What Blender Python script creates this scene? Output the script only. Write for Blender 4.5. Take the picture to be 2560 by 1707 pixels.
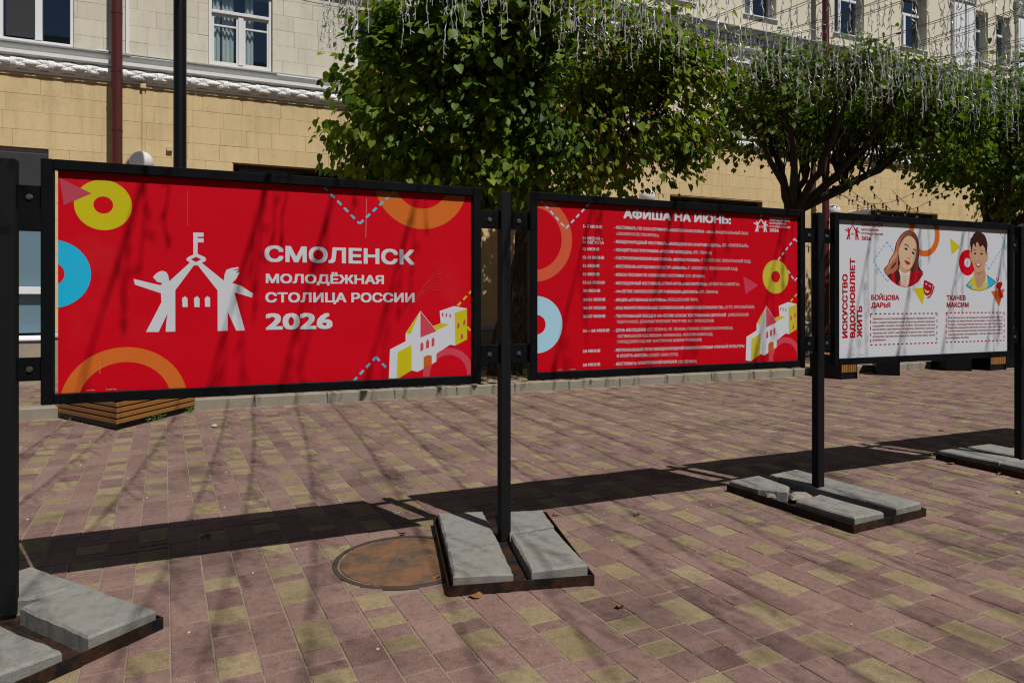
import bpy, math, random
import numpy as np
from mathutils import Vector, Matrix
from mathutils.geometry import tessellate_polygon

scene = bpy.context.scene
for _o in list(bpy.data.objects):
    bpy.data.objects.remove(_o)
COL = scene.collection
R = random.Random(11)
NR = np.random.default_rng(11)
rad = math.radians

# ------------------------------------------------------------------ camera
# world: X runs along the row of boards (to the right), Y away towards the building, Z up
F, CX, HY = 1707.0, 1280.0, 751.0          # focal length, centre column and horizon row in photo pixels
CAMH = 1.5
TH = math.atan2(4045.0, F)
fX, fY = math.cos(TH), math.sin(TH)        # view direction
rX, rY = math.sin(TH), -math.cos(TH)       # right of the view
cd = bpy.data.cameras.new('camera')
cam = bpy.data.objects.new('camera', cd)
COL.objects.link(cam)
cam.location = (0, 0, CAMH)
cam.rotation_euler = (math.pi / 2, 0, TH - math.pi / 2)
cd.sensor_width = 36.0
cd.lens = 36.0 * F / 2560.0
cd.shift_y = -(853.5 - HY) / 2560.0
cd.clip_start = 0.05
cd.clip_end = 2000
scene.camera = cam

# ------------------------------------------------------------------ sky and sun
SUN = Vector((0.447, -1.265, 2.17)).normalized()     # towards the sun
world = bpy.data.worlds.new('World')
scene.world = world
world.use_nodes = True
_n = world.node_tree.nodes
_bg = _n['Background']
_sky = _n.new('ShaderNodeTexSky')
_sky.sky_type = 'NISHITA'
_sky.sun_disc = False
_sky.sun_elevation = math.asin(SUN.z)
_sky.sun_rotation = math.atan2(SUN.x, SUN.y)
_sky.air_density = 1.0
_sky.dust_density = 0.6
world.node_tree.links.new(_sky.outputs[0], _bg.inputs[0])
_bg.inputs[1].default_value = 0.05
sl = bpy.data.lights.new('sun', 'SUN')
sl.energy = 5.0
sl.angle = rad(0.5)
sl.color = (1.0, 0.965, 0.905)
sun = bpy.data.objects.new('sun', sl)
COL.objects.link(sun)
sun.location = (0, 0, 30)
sun.rotation_euler = (-SUN).to_track_quat('-Z', 'Y').to_euler()

vs = scene.view_settings
vs.view_transform = 'Standard'
vs.look = 'None'
vs.exposure = -0.13
vs.gamma = 1.0
vs.use_curve_mapping = False
scene.cycles.use_denoising = True
scene.cycles.filter_width = 1.15
scene.cycles.max_bounces = 6
scene.cycles.transparent_max_bounces = 12
scene.cycles.sample_clamp_indirect = 6.0
scene.cycles.caustics_reflective = False
scene.cycles.caustics_refractive = False

# ------------------------------------------------------------------ photo pixel -> place
def ray(px, py):
    a = (px - CX) / F
    b = (HY - py) / F
    return fX + a * rX, fY + a * rY, b

def G(px, py, z=0.0):
    """point on the level z under a photo pixel"""
    x, y, b = ray(px, py)
    t = (z - CAMH) / b
    return x * t, y * t

def PL(px, py, Y):
    """X and Z on the upright plane at Y"""
    x, y, b = ray(px, py)
    t = Y / y
    return x * t, CAMH + b * t

# ------------------------------------------------------------------ mesh building
class MB:
    def __init__(s):
        s.v, s.f, s.m, s.t = [], [], [], []

    def add(s, vs, fs, m=0, t=0.5):
        o = len(s.v)
        s.v += [tuple(p) for p in vs]
        for f in fs:
            s.f.append(tuple(i + o for i in f))
            s.m.append(m)
            s.t.append(t)

    def box(s, x0, x1, y0, y1, z0, z1, c=0.0, m=0, t=0.5, M=None):
        if c <= 0:
            V = [(x, y, z) for z in (z0, z1) for y in (y0, y1) for x in (x0, x1)]
            Fs = [(0, 2, 3, 1), (4, 5, 7, 6), (0, 1, 5, 4), (2, 6, 7, 3), (0, 4, 6, 2), (1, 3, 7, 5)]
        else:
            V, idx = [], {}
            lo, hi = (x0, y0, z0), (x1, y1, z1)
            for a in (0, 1):
                for b in (0, 1):
                    for d in (0, 1):
                        s3 = (a, b, d)
                        for ax in range(3):
                            p = []
                            for k in range(3):
                                base = hi[k] if s3[k] else lo[k]
                                p.append(base if k == ax else base + (-c if s3[k] else c))
                            idx[(s3, ax)] = len(V)
                            V.append(tuple(p))
            Fs = []
            cen = Vector(((x0 + x1) / 2, (y0 + y1) / 2, (z0 + z1) / 2))
            raw = []
            for ax in range(3):
                k1, k2 = [k for k in range(3) if k != ax]
                for sd in (0, 1):
                    q = []
                    for (u, w) in ((0, 0), (1, 0), (1, 1), (0, 1)):
                        c3 = [0, 0, 0]
                        c3[ax], c3[k1], c3[k2] = sd, u, w
                        q.append(idx[(tuple(c3), ax)])
                    raw.append(q)
            for ax in range(3):
                k1, k2 = [k for k in range(3) if k != ax]
                for u in (0, 1):
                    for w in (0, 1):
                        c0, c1 = [0, 0, 0], [0, 0, 0]
                        c0[ax], c1[ax] = 0, 1
                        c0[k1] = c1[k1] = u
                        c0[k2] = c1[k2] = w
                        raw.append([idx[(tuple(c0), k1)], idx[(tuple(c1), k1)], idx[(tuple(c1), k2)], idx[(tuple(c0), k2)]])
            for a in (0, 1):
                for b in (0, 1):
                    for d in (0, 1):
                        raw.append([idx[((a, b, d), k)] for k in range(3)])
            for q in raw:
                P = [Vector(V[i]) for i in q]
                nrm = (P[1] - P[0]).cross(P[2] - P[0])
                mid = sum(P, Vector()) / len(P)
                Fs.append(tuple(q) if nrm.dot(mid - cen) > 0 else tuple(reversed(q)))
        if M is not None:
            V = [tuple(M @ Vector(p)) for p in V]
        s.add(V, Fs, m, t)

    def prism(s, pts, z0, z1, c=0.0, m=0, t=0.5):
        """upright prism over a ground polygon, top edge chamfered by c"""
        A = sum(pts[i][0] * pts[(i + 1) % len(pts)][1] - pts[(i + 1) % len(pts)][0] * pts[i][1] for i in range(len(pts)))
        if A < 0:
            pts = pts[::-1]
        n = len(pts)
        cx = sum(p[0] for p in pts) / n
        cy = sum(p[1] for p in pts) / n
        V = [(p[0], p[1], z0) for p in pts]
        if c > 0:
            V += [(p[0], p[1], z1 - c) for p in pts]
            for p in pts:
                d = Vector((cx - p[0], cy - p[1]))
                d = d.normalized() * c * 1.3
                V.append((p[0] + d.x, p[1] + d.y, z1))
            rings = 3
        else:
            V += [(p[0], p[1], z1) for p in pts]
            rings = 2
        Fs = []
        for r in range(rings - 1):
            for i in range(n):
                j = (i + 1) % n
                Fs.append((r * n + i, r * n + j, (r + 1) * n + j, (r + 1) * n + i))
        tri = tessellate_polygon([[Vector((V[(rings - 1) * n + i][0], V[(rings - 1) * n + i][1], 0)) for i in range(n)]])
        for tr in tri:
            a, b, d = [(rings - 1) * n + i for i in tr]
            u = (V[b][0] - V[a][0]) * (V[d][1] - V[a][1]) - (V[b][1] - V[a][1]) * (V[d][0] - V[a][0])
            Fs.append((a, b, d) if u > 0 else (a, d, b))
        Fs.append(tuple(reversed(range(n))))
        s.add(V, Fs, m, t)

    def tube(s, path, rads, n=8, cap=True, m=0, t=0.5, rough=0.0, rr=None):
        P = [Vector(p) for p in path]
        if not hasattr(rads, '__len__'):
            rads = [rads] * len(P)
        V, Fs = [], []
        up = None
        for i, p in enumerate(P):
            d = (P[min(i + 1, len(P) - 1)] - P[max(i - 1, 0)]).normalized()
            if up is None:
                up = Vector((0, 0, 1)) if abs(d.z) < 0.9 else Vector((1, 0, 0))
            a = d.cross(up)
            if a.length < 1e-5:
                a = d.cross(Vector((0, 1, 0.3)))
            a.normalize()
            b = a.cross(d).normalized()
            up = b
            for k in range(n):
                an = 2 * math.pi * k / n
                q = rads[i] * (1 + (rr.uniform(-rough, rough) if rr else 0))
                V.append(p + (a * math.cos(an) + b * math.sin(an)) * q)
        for i in range(len(P) - 1):
            for k in range(n):
                k2 = (k + 1) % n
                Fs.append((i * n + k, (i + 1) * n + k, (i + 1) * n + k2, i * n + k2))
        if cap:
            Fs.append(tuple(range(n)))
            Fs.append(tuple(reversed([(len(P) - 1) * n + k for k in range(n)])))
        s.add(V, Fs, m, t)

    def lathe(s, prof, cx, cy, n=24, m=0, t=0.5):
        """profile of (radius, z) from bottom to top round an upright axis"""
        V, Fs = [], []
        for r, z in prof:
            for k in range(n):
                a = 2 * math.pi * k / n
                V.append((cx + r * math.cos(a), cy + r * math.sin(a), z))
        for i in range(len(prof) - 1):
            for k in range(n):
                k2 = (k + 1) % n
                Fs.append((i * n + k, i * n + k2, (i + 1) * n + k2, (i + 1) * n + k))
        Fs.append(tuple(reversed(range(n))))
        Fs.append(tuple((len(prof) - 1) * n + k for k in range(n)))
        s.add(V, Fs, m, t)

    def sphere(s, c, r, nu=24, nv=14, m=0):
        prof = [(max(1e-4, r * math.sin(math.pi * i / nv)), c[2] - r * math.cos(math.pi * i / nv)) for i in range(nv + 1)]
        s.lathe(prof, c[0], c[1], nu, m)

    def xprof(s, prof, x0, x1, m=0, t=0.5):
        """a moulding: closed profile of (y, z) run along X"""
        n = len(prof)
        A = sum(prof[i][0] * prof[(i + 1) % n][1] - prof[(i + 1) % n][0] * prof[i][1] for i in range(n))
        if A < 0:
            prof = prof[::-1]
        V = [(x0, y, z) for y, z in prof] + [(x1, y, z) for y, z in prof]
        Fs = [(i, i + n, (i + 1) % n + n, (i + 1) % n) for i in range(n)]
        Fs = [tuple(reversed(f)) for f in Fs]
        tri = tessellate_polygon([[Vector((p[0], p[1], 0)) for p in prof]])
        for a, b, d in tri:
            Fs += [(a, b, d), (a + n, d + n, b + n)]
        s.add(V, Fs, m, t)

def empty(name, loc, label, cat, group=None, rz=0.0):
    o = bpy.data.objects.new(name, None)
    COL.objects.link(o)
    o.location = loc
    o.rotation_euler = (0, 0, rz)
    o.empty_display_size = 0.1
    tag(o, label, cat, group)
    return o

def tag(o, label=None, cat=None, group=None, kind=None):
    if label: o['label'] = label
    if cat: o['category'] = cat
    if group: o['group'] = group
    if kind: o['kind'] = kind
    return o

def mesh_of(name, mb, mats, smooth=False):
    me = bpy.data.meshes.new(name)
    me.from_pydata(mb.v, [], mb.f)
    if not isinstance(mats, (list, tuple)):
        mats = [mats]
    for m in mats:
        me.materials.append(m)
    if len(mats) > 1:
        me.polygons.foreach_set('material_index', mb.m)
    if mb.t and (min(mb.t) != max(mb.t) or mb.t[0] != 0.5):
        at = me.attributes.new('tint', 'FLOAT', 'FACE')
        at.data.foreach_set('value', mb.t)
    if smooth:
        me.polygons.foreach_set('use_smooth', [True] * len(me.polygons))
    me.update()
    return me

def link(name, me, parent=None, kind=None):
    o = bpy.data.objects.new(name, me)
    COL.objects.link(o)
    if parent is not None:
        set_parent(o, parent)
    if kind:
        o['kind'] = kind
    return o

def wmat(o):
    M = Matrix.LocRotScale(o.location, o.rotation_euler, o.scale)
    if o.parent is not None:
        return wmat(o.parent) @ o.matrix_parent_inverse @ M
    return M

def set_parent(o, p):
    o.parent = p
    o.matrix_parent_inverse = wmat(p).inverted()

def obj(name, mb, mats, parent=None, smooth=False, kind=None):
    return link(name, mesh_of(name, mb, mats, smooth), parent, kind)

def autosmooth(o, ang=40):
    me = o.data
    me.polygons.foreach_set('use_smooth', [True] * len(me.polygons))
    try:
        me.set_sharp_from_angle(angle=rad(ang))
    except Exception:
        pass

# ------------------------------------------------------------------ materials
class NT:
    def __init__(s, name):
        s.mat = bpy.data.materials.new(name)
        s.mat.use_nodes = True
        s.nt = s.mat.node_tree
        s.bs = s.nt.nodes['Principled BSDF']
        s.out = s.nt.nodes['Material Output']

    def n(s, typ, **kw):
        x = s.nt.nodes.new('ShaderNode' + typ)
        for k, v in kw.items():
            setattr(x, k, v)
        return x

    def l(s, a, b):
        s.nt.links.new(a, b)

    def coord(s, which='Object', scale=(1, 1, 1)):
        tc = s.n('TexCoord')
        if scale == (1, 1, 1):
            return tc.outputs[which]
        mp = s.n('Mapping')
        mp.inputs['Scale'].default_value = scale
        s.l(tc.outputs[which], mp.inputs[0])
        return mp.outputs[0]

    def noise(s, scale, detail=4, rough=0.55, vec=None, dist=0.0):
        x = s.n('TexNoise')
        x.inputs['Scale'].default_value = scale
        x.inputs['Detail'].default_value = detail
        x.inputs['Roughness'].default_value = rough
        x.inputs['Distortion'].default_value = dist
        if vec is not None:
            s.l(vec, x.inputs['Vector'])
        return x.outputs[0]

    def ramp(s, fac, stops):
        x = s.n('ValToRGB')
        e = x.color_ramp.elements
        while len(e) < len(stops):
            e.new(0.5)
        for i, (p, c) in enumerate(stops):
            e[i].position = p
            e[i].color = (c[0], c[1], c[2], 1) if hasattr(c, '__len__') else (c, c, c, 1)
        s.l(fac, x.inputs[0])
        return x.outputs[0]

    def mix(s, fac, a, b, blend='MIX'):
        x = s.n('Mix', data_type='RGBA', blend_type=blend)
        if hasattr(fac, 'is_linked'): s.l(fac, x.inputs[0])
        else: x.inputs[0].default_value = fac
        for v, i in ((a, 6), (b, 7)):
            if hasattr(v, 'is_linked'): s.l(v, x.inputs[i])
            else: x.inputs[i].default_value = (v[0], v[1], v[2], 1)
        return x.outputs[2]

    def bump(s, h, strength=0.3, dist=0.01):
        x = s.n('Bump')
        x.inputs['Strength'].default_value = strength
        x.inputs['Distance'].default_value = dist
        s.l(h, x.inputs['Height'])
        s.l(x.outputs[0], s.bs.inputs['Normal'])

    def fin(s, col=None, rough=None, spec=None, metal=None):
        if col is not None:
            if hasattr(col, 'is_linked'): s.l(col, s.bs.inputs['Base Color'])
            else: s.bs.inputs['Base Color'].default_value = (col[0], col[1], col[2], 1)
        if rough is not None:
            if hasattr(rough, 'is_linked'): s.l(rough, s.bs.inputs['Roughness'])
            else: s.bs.inputs['Roughness'].default_value = rough
        if spec is not None: s.bs.inputs['Specular IOR Level'].default_value = spec
        if metal is not None: s.bs.inputs['Metallic'].default_value = metal
        return s.mat

def simple(name, c, rough=0.6, var=0.12, scale=6.0, bump=0.0, spec=0.4, metal=0.0, bscale=60.0, coords='Object'):
    k = NT(name)
    v = k.coord(coords)
    nz = k.noise(scale, 5, 0.6, v)
    col = k.mix(nz, [x * (1 - var) for x in c], [min(1, x * (1 + var)) for x in c])
    if bump:
        k.bump(k.noise(bscale, 3, 0.6, v), bump, 0.004)
    return k.fin(col, rough, spec, metal)

def tint_mat(name, stops, rough, speck=0.25, sscale=160, bscale=220, bump=0.25, stain=0.25, spec=0.3, streak=0.0):
    """a material whose base colour comes from the piece's own tint, with grains and stains"""
    k = NT(name)
    at = k.n('Attribute', attribute_name='tint')
    base = k.ramp(at.outputs['Fac'], stops)
    gv = k.n('NewGeometry').outputs['Position']
    sp = k.noise(sscale, 2, 0.7, gv)
    c1 = k.mix(k.ramp(sp, [(0.36, 1 - speck), (0.56, 1.0), (0.66, 1 + speck * 1.6)]), (0, 0, 0), (1, 1, 1))
    col = k.mix(1.0, base, k.ramp(sp, [(0.3, 1 - speck), (0.52, 1.0), (0.72, 1.0)]), 'MULTIPLY')
    pale = k.ramp(k.noise(sscale * 0.8, 3, 0.6, gv), [(0.58, 0.0), (0.70, speck)])
    col = k.mix(pale, col, (0.75, 0.68, 0.58))
    st = k.noise(1.3, 5, 0.65, gv)
    col = k.mix(1.0, col, k.ramp(st, [(0.30, 1 - stain), (0.5, 1.0)]), 'MULTIPLY')
    st3 = k.noise(24, 6, 0.75, gv)
    col = k.mix(1.0, col, k.ramp(st3, [(0.34, 1 - stain * 0.7), (0.50, 1.0), (0.7, 1.0 + stain * 0.25)]), 'MULTIPLY')
    st2 = k.ramp(k.noise(3.1, 6, 0.7, gv), [(0.55, 0.0), (0.75, 0.30)])
    col = k.mix(st2, col, (0.30, 0.22, 0.17))
    if streak:                                   # rain streaks down a wall
        mp = k.n('Mapping')
        mp.inputs['Scale'].default_value = (5.0, 5.0, 0.45)
        k.l(gv, mp.inputs[0])
        col = k.mix(1.0, col, k.ramp(k.noise(1.2, 6, 0.65, mp.outputs[0]), [(0.32, 1 - streak), (0.52, 1.0)]), 'MULTIPLY')
    k.bump(k.noise(bscale, 3, 0.6, gv), bump, 0.003)
    return k.fin(col, rough, spec)

PINK = (0.188, 0.112, 0.096)
YEL = (0.225, 0.170, 0.092)
M_TILE = tint_mat('paving_concrete', [(0.0, (0.120, 0.062, 0.058)), (0.25, PINK), (0.49, (0.235, 0.145, 0.124)), (0.51, (0.175, 0.130, 0.070)),
                                      (0.75, YEL), (1.0, (0.275, 0.212, 0.124))], 0.85, 0.34, 230, stain=0.45)
M_SAND = simple('joint_sand', (0.225, 0.175, 0.122), 0.95, 0.3, 30, 0.4)
M_SOIL = simple('dry_soil', (0.28, 0.20, 0.12), 0.95, 0.4, 14, 0.8, bscale=40)
M_ASPH = simple('asphalt', (0.055, 0.054, 0.052), 0.9, 0.2, 12, 0.5)
M_KERB = simple('kerb_concrete', (0.235, 0.212, 0.172), 0.85, 0.28, 7, 0.5, bscale=90, coords='Object')
M_YBLOCK = tint_mat('yellow_stucco', [(0.0, (0.605, 0.455, 0.245)), (0.5, (0.63, 0.478, 0.262)), (1.0, (0.645, 0.492, 0.272))], 0.85, 0.05, 60, 40, 0.25, 0.10, 0.2, 0.13)
M_CBLOCK = tint_mat('cream_stucco', [(0.0, (0.59, 0.545, 0.44)), (0.5, (0.62, 0.575, 0.47)), (1.0, (0.64, 0.595, 0.49))], 0.85, 0.05, 60, 40, 0.25, 0.10, 0.2, 0.10)
M_YBACK = simple('yellow_joint', (0.53, 0.39, 0.205), 0.9, 0.15, 9)
M_CBACK = simple('cream_joint', (0.52, 0.475, 0.375), 0.9, 0.15, 9)
M_CPLAIN = simple('cream_plaster', (0.64, 0.58, 0.45), 0.85, 0.06, 1.2, 0.2, bscale=50)
M_WHITEPLASTER = simple('white_plaster', (0.70, 0.70, 0.69), 0.8, 0.10, 9, 0.4, bscale=45)
M_FLASH = simple('grey_flashing', (0.33, 0.34, 0.35), 0.45, 0.15, 5, spec=0.5)
M_WINFRAME = simple('white_window_paint', (0.72, 0.73, 0.75), 0.45, 0.06, 30, 0.1)
M_OLDFRAME = simple('worn_window_paint', (0.66, 0.66, 0.66), 0.7, 0.18, 40, 0.5)
M_PIPE = simple('red_pipe_paint', (0.075, 0.016, 0.016), 0.45, 0.14, 4, 0.1, spec=0.2)
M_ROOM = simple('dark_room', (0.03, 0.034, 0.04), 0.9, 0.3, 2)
M_CURT = simple('lace_curtain', (0.66, 0.66, 0.58), 0.9, 0.25, 25)
M_BLIND = simple('blue_grey_blind', (0.36, 0.45, 0.52), 0.8, 0.08, 4)
M_GREYFAB = simple('grey_roller_cloth', (0.045, 0.045, 0.05), 0.8, 0.12, 5, spec=0.1)
M_DOOR = simple('brown_door_wood', (0.06, 0.022, 0.014), 0.5, 0.3, 8)
M_PLINTH = simple('plinth_render', (0.30, 0.26, 0.20), 0.9, 0.3, 8, 0.6)
M_BLACK = simple('black_pole_paint', (0.005, 0.005, 0.0065), 0.36, 0.3, 8, 0.08, spec=0.18)
M_GLOBE = simple('opal_globe', (0.80, 0.80, 0.82), 0.18, 0.02, 2, spec=0.5)
_t = M_GLOBE.node_tree
_tr = _t.nodes.new('ShaderNodeBsdfTranslucent')
_tr.inputs[0].default_value = (0.85, 0.85, 0.87, 1)
_mx = _t.nodes.new('ShaderNodeMixShader')
_mx.inputs[0].default_value = 0.30
_t.links.new(_t.nodes['Principled BSDF'].outputs[0], _mx.inputs[1])
_t.links.new(_tr.outputs[0], _mx.inputs[2])
_t.links.new(_mx.outputs[0], _t.nodes['Material Output'].inputs[0])
M_STEEL = simple('bright_bolt', (0.55, 0.55, 0.56), 0.3, 0.2, 60, metal=1.0)
M_CABLE = simple('grey_cable', (0.10, 0.095, 0.085), 0.6, 0.2, 20)
M_ICE = simple('pale_light_string', (0.48, 0.48, 0.47), 0.35, 0.12, 50, spec=0.6)
M_SOCKET = simple('black_socket', (0.012, 0.012, 0.012), 0.5, 0.1, 20)
M_BULB = simple('warm_clear_bulb', (0.60, 0.47, 0.28), 0.12, 0.1, 30, spec=0.8)
M_DRYLEAF = simple('dry_leaf', (0.20, 0.085, 0.025), 0.8, 0.5, 60)
M_STONE = simple('pale_pebble', (0.40, 0.36, 0.32), 0.9, 0.2, 50)
M_IRON = simple('dark_iron', (0.055, 0.042, 0.034), 0.6, 0.35, 20, 0.4, spec=0.2)
M_WEED = simple('weed_green', (0.06, 0.13, 0.02), 0.7, 0.3, 40)

def m_frame():
    k = NT('black_frame_paint')
    v = k.n('NewGeometry').outputs['Position']
    a = k.noise(7, 8, 0.7, v)
    b = k.noise(90, 3, 0.6, v)
    rust = k.ramp(a, [(0.66, 0.0), (0.76, 1.0)])
    col = k.mix(k.noise(25, 4, 0.6, v), (0.003, 0.0035, 0.0045), (0.007, 0.0078, 0.0095))
    col = k.mix(k.ramp(b, [(0.72, 0.0), (0.78, 0.4)]), col, (0.06, 0.052, 0.045))
    col = k.mix(k.mix(0.5, rust, rust), col, (0.05, 0.024, 0.012))
    k.bump(b, 0.1, 0.002)
    return k.fin(col, k.ramp(a, [(0.3, 0.32), (0.7, 0.55)]), 0.10)
M_FRAME = m_frame()

def m_rust(name, lo, hi):
    k = NT(name)
    v = k.n('NewGeometry').outputs['Position']
    a = k.noise(11, 9, 0.72, v)
    b = k.noise(60, 5, 0.7, v)
    rustc = k.mix(b, (0.040, 0.016, 0.008), (0.115, 0.046, 0.018))
    blk = k.mix(b, (0.004, 0.0048, 0.0062), (0.014, 0.015, 0.017))
    col = k.mix(k.ramp(a, [(lo, 0.0), (hi, 1.0)]), blk, rustc)
    k.bump(b, 0.35, 0.003)
    return k.fin(col, 0.6, 0.10)
M_TRAY = m_rust('rusty_tray_steel', 0.40, 0.78)
M_POST = m_rust('post_steel_black', 0.66, 0.84)

def m_cover():
    k = NT('rusty_cover_iron')
    v = k.coord('Object')
    a = k.noise(5, 8, 0.7, v)
    b = k.noise(45, 6, 0.75, v)
    col = k.mix(b, (0.105, 0.050, 0.024), (0.225, 0.115, 0.055))
    col = k.mix(k.ramp(a, [(0.40, 1.0), (0.56, 0.0)]), col, (0.075, 0.055, 0.042))
    k.bump(b, 0.6, 0.004)
    return k.fin(col, 0.75, 0.3)
M_COVER = m_cover()

def m_slab(name, base, warm):
    k = NT(name)
    v = k.n('NewGeometry').outputs['Position']
    a = k.noise(4.5, 7, 0.65, v)
    b = k.noise(130, 4, 0.7, v)
    col = k.mix(a, [x * 0.78 for x in base], [x * 1.12 for x in base])
    col = k.mix(k.ramp(k.noise(2.2, 5, 0.6, v), [(0.5, 0.0), (0.7, 0.35)]), col, warm)
    col = k.mix(k.ramp(b, [(0.32, 0.6), (0.46, 0.0)]), col, (0.09, 0.085, 0.075))
    col = k.mix(k.ramp(k.noise(14, 7, 0.75, v), [(0.48, 0.0), (0.66, 0.75)]), col, [x * 0.55 for x in base])
    col = k.mix(k.ramp(k.noise(9, 6, 0.7, v), [(0.62, 0.0), (0.72, 0.35)]), col, (0.42, 0.43, 0.45))
    k.bump(k.mix(0.5, b, k.noise(30, 6, 0.7, v)), 0.7, 0.006)
    return k.fin(col, 0.85, 0.3)
M_SLAB = m_slab('grey_slab_concrete', (0.225, 0.220, 0.205), (0.235, 0.198, 0.145))
M_BREAK = m_slab('broken_concrete', (0.26, 0.235, 0.20), (0.30, 0.25, 0.18))

def m_wood():
    k = NT('orange_stained_wood')
    v = k.coord('Object', (2, 2, 40))
    a = k.noise(6, 5, 0.6, v)
    col = k.mix(a, (0.20, 0.078, 0.018), (0.36, 0.155, 0.038))
    k.bump(a, 0.1, 0.002)
    return k.fin(col, 0.5, 0.4)
M_WOOD = m_wood()

def m_bark():
    k = NT('linden_bark')
    v = k.coord('Object', (9, 9, 1.6))
    a = k.noise(3.2, 7, 0.7, v, 0.6)
    b = k.noise(9, 4, 0.6, v)
    col = k.ramp(a, [(0.36, (0.016, 0.012, 0.009)), (0.52, (0.070, 0.054, 0.040)), (0.68, (0.15, 0.12, 0.09))])
    k.bump(k.mix(0.4, a, b), 1.0, 0.05)
    return k.fin(col, 0.95, 0.1)
M_BARK = m_bark()
M_TWIG = simple('twig_bark', (0.022, 0.017, 0.013), 0.9, 0.35, 12)

def m_leaf():
    k = NT('linden_leaf')
    at = k.n('Attribute', attribute_name='tint')
    col = k.ramp(at.outputs['Fac'], [(0.0, (0.030, 0.070, 0.006)), (0.4, (0.085, 0.155, 0.010)), (0.72, (0.155, 0.225, 0.013)), (0.86, (0.22, 0.26, 0.022)),
                                     (0.90, (0.20, 0.125, 0.03)), (1.0, (0.17, 0.062, 0.020))])
    k.fin(col, 0.5, 0.22)
    tr = k.n('BsdfTranslucent')
    tcol = k.mix(1.0, col, (1.5, 1.5, 0.6), 'MULTIPLY')
    k.l(tcol, tr.inputs[0])
    mx = k.n('MixShader')
    mx.inputs[0].default_value = 0.40
    k.l(k.bs.outputs[0], mx.inputs[1])
    k.l(tr.outputs[0], mx.inputs[2])
    k.l(mx.outputs[0], k.out.inputs[0])
    return k.mat
M_LEAF = m_leaf()

def m_glass():
    k = NT('window_glass')
    tr = k.n('BsdfTransparent')
    tr.inputs[0].default_value = (0.86, 0.91, 0.93, 1)
    gl = k.n('BsdfGlossy')
    gl.inputs['Roughness'].default_value = 0.02
    gl.inputs[0].default_value = (0.72, 0.86, 1.0, 1)
    lw = k.n('LayerWeight')
    lw.inputs[0].default_value = 0.5
    pw = k.n('Math', operation='POWER')
    pw.inputs[1].default_value = 4.0
    k.l(lw.outputs['Facing'], pw.inputs[0])
    ad = k.n('Math', operation='MULTIPLY_ADD')
    ad.inputs[1].default_value = 1.0
    ad.inputs[2].default_value = 0.07
    k.l(pw.outputs[0], ad.inputs[0])
    mx = k.n('MixShader')
    k.l(ad.outputs[0], mx.inputs[0])
    k.l(tr.outputs[0], mx.inputs[1])
    k.l(gl.outputs[0], mx.inputs[2])
    k.l(mx.outputs[0], k.out.inputs[0])
    return k.mat
M_GLASS = m_glass()

_ink = {}
def ink(c, rough=0.5):
    key = tuple(round(x, 4) for x in c)
    if key not in _ink:
        k = NT('print_ink')
        v = k.n('NewGeometry').outputs['Position']
        nz = k.noise(3.0, 6, 0.65, v)
        col = k.mix(nz, [x * 0.95 for x in c], [min(1, x * 1.04) for x in c])
        col = k.mix(k.ramp(k.noise(1.4, 6, 0.7, v), [(0.58, 0.0), (0.85, 0.05)]), col, (0.35, 0.30, 0.25))
        _ink[key] = k.fin(col, rough, 0.08)
    return _ink[key]

# ================================================================== THE SETTING
FY = 13.4            # building front
KY = 10.3            # kerb face
SW = 0.14            # pavement level behind the kerb

def in_frame(x, y, z, pad=0):
    zc = x * fX + y * fY
    if zc < 0.3: return False
    px = CX + F * (x * rX + y * rY) / zc
    py = HY - F * (z - CAMH) / zc
    return -pad < px < 2560 + pad and -pad < py < 1707 + pad

mb = MB(); mb.add([(-300, -300, -0.05), (300, -300, -0.05), (300, 300, -0.05), (-300, 300, -0.05)], [(0, 1, 2, 3)])
tag(obj('ground', mb, M_ASPH), kind='structure')
mb = MB(); mb.add([(-9, -4, -0.0038), (30, -4, -0.0038), (30, KY, -0.0038), (-9, KY, -0.0038)], [(0, 1, 2, 3)])
pavement = tag(obj('pavement', mb, M_SAND), kind='structure')

def tile(mb, c, d, n, L, W, z, t, rr, tilt=0.0016, gap=0.0036, ch=0.003):
    hl, hw = L / 2 - gap, W / 2 - gap * 0.9
    z = z + rr.uniform(-0.0014, 0.0014)
    tx, ty = rr.uniform(-tilt, tilt), rr.uniform(-tilt, tilt)
    V = []
    for (k, zz) in ((0.0, -0.012), (0.0, -ch), (ch, 0.0)):
        for (a, b) in ((-1, -1), (1, -1), (1, 1), (-1, 1)):
            u, w = a * (hw - k), b * (hl - k)
            V.append((c[0] + n[0] * u + d[0] * w, c[1] + n[1] * u + d[1] * w, z + zz + tx * a + ty * b))
    Fs = [(8, 9, 10, 11)]
    for r in (0, 4):
        for i in range(4):
            j = (i + 1) % 4
            Fs.append((r + i, r + j, r + 4 + j, r + 4 + i))
    mb.add(V, Fs, 0, t)

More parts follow.
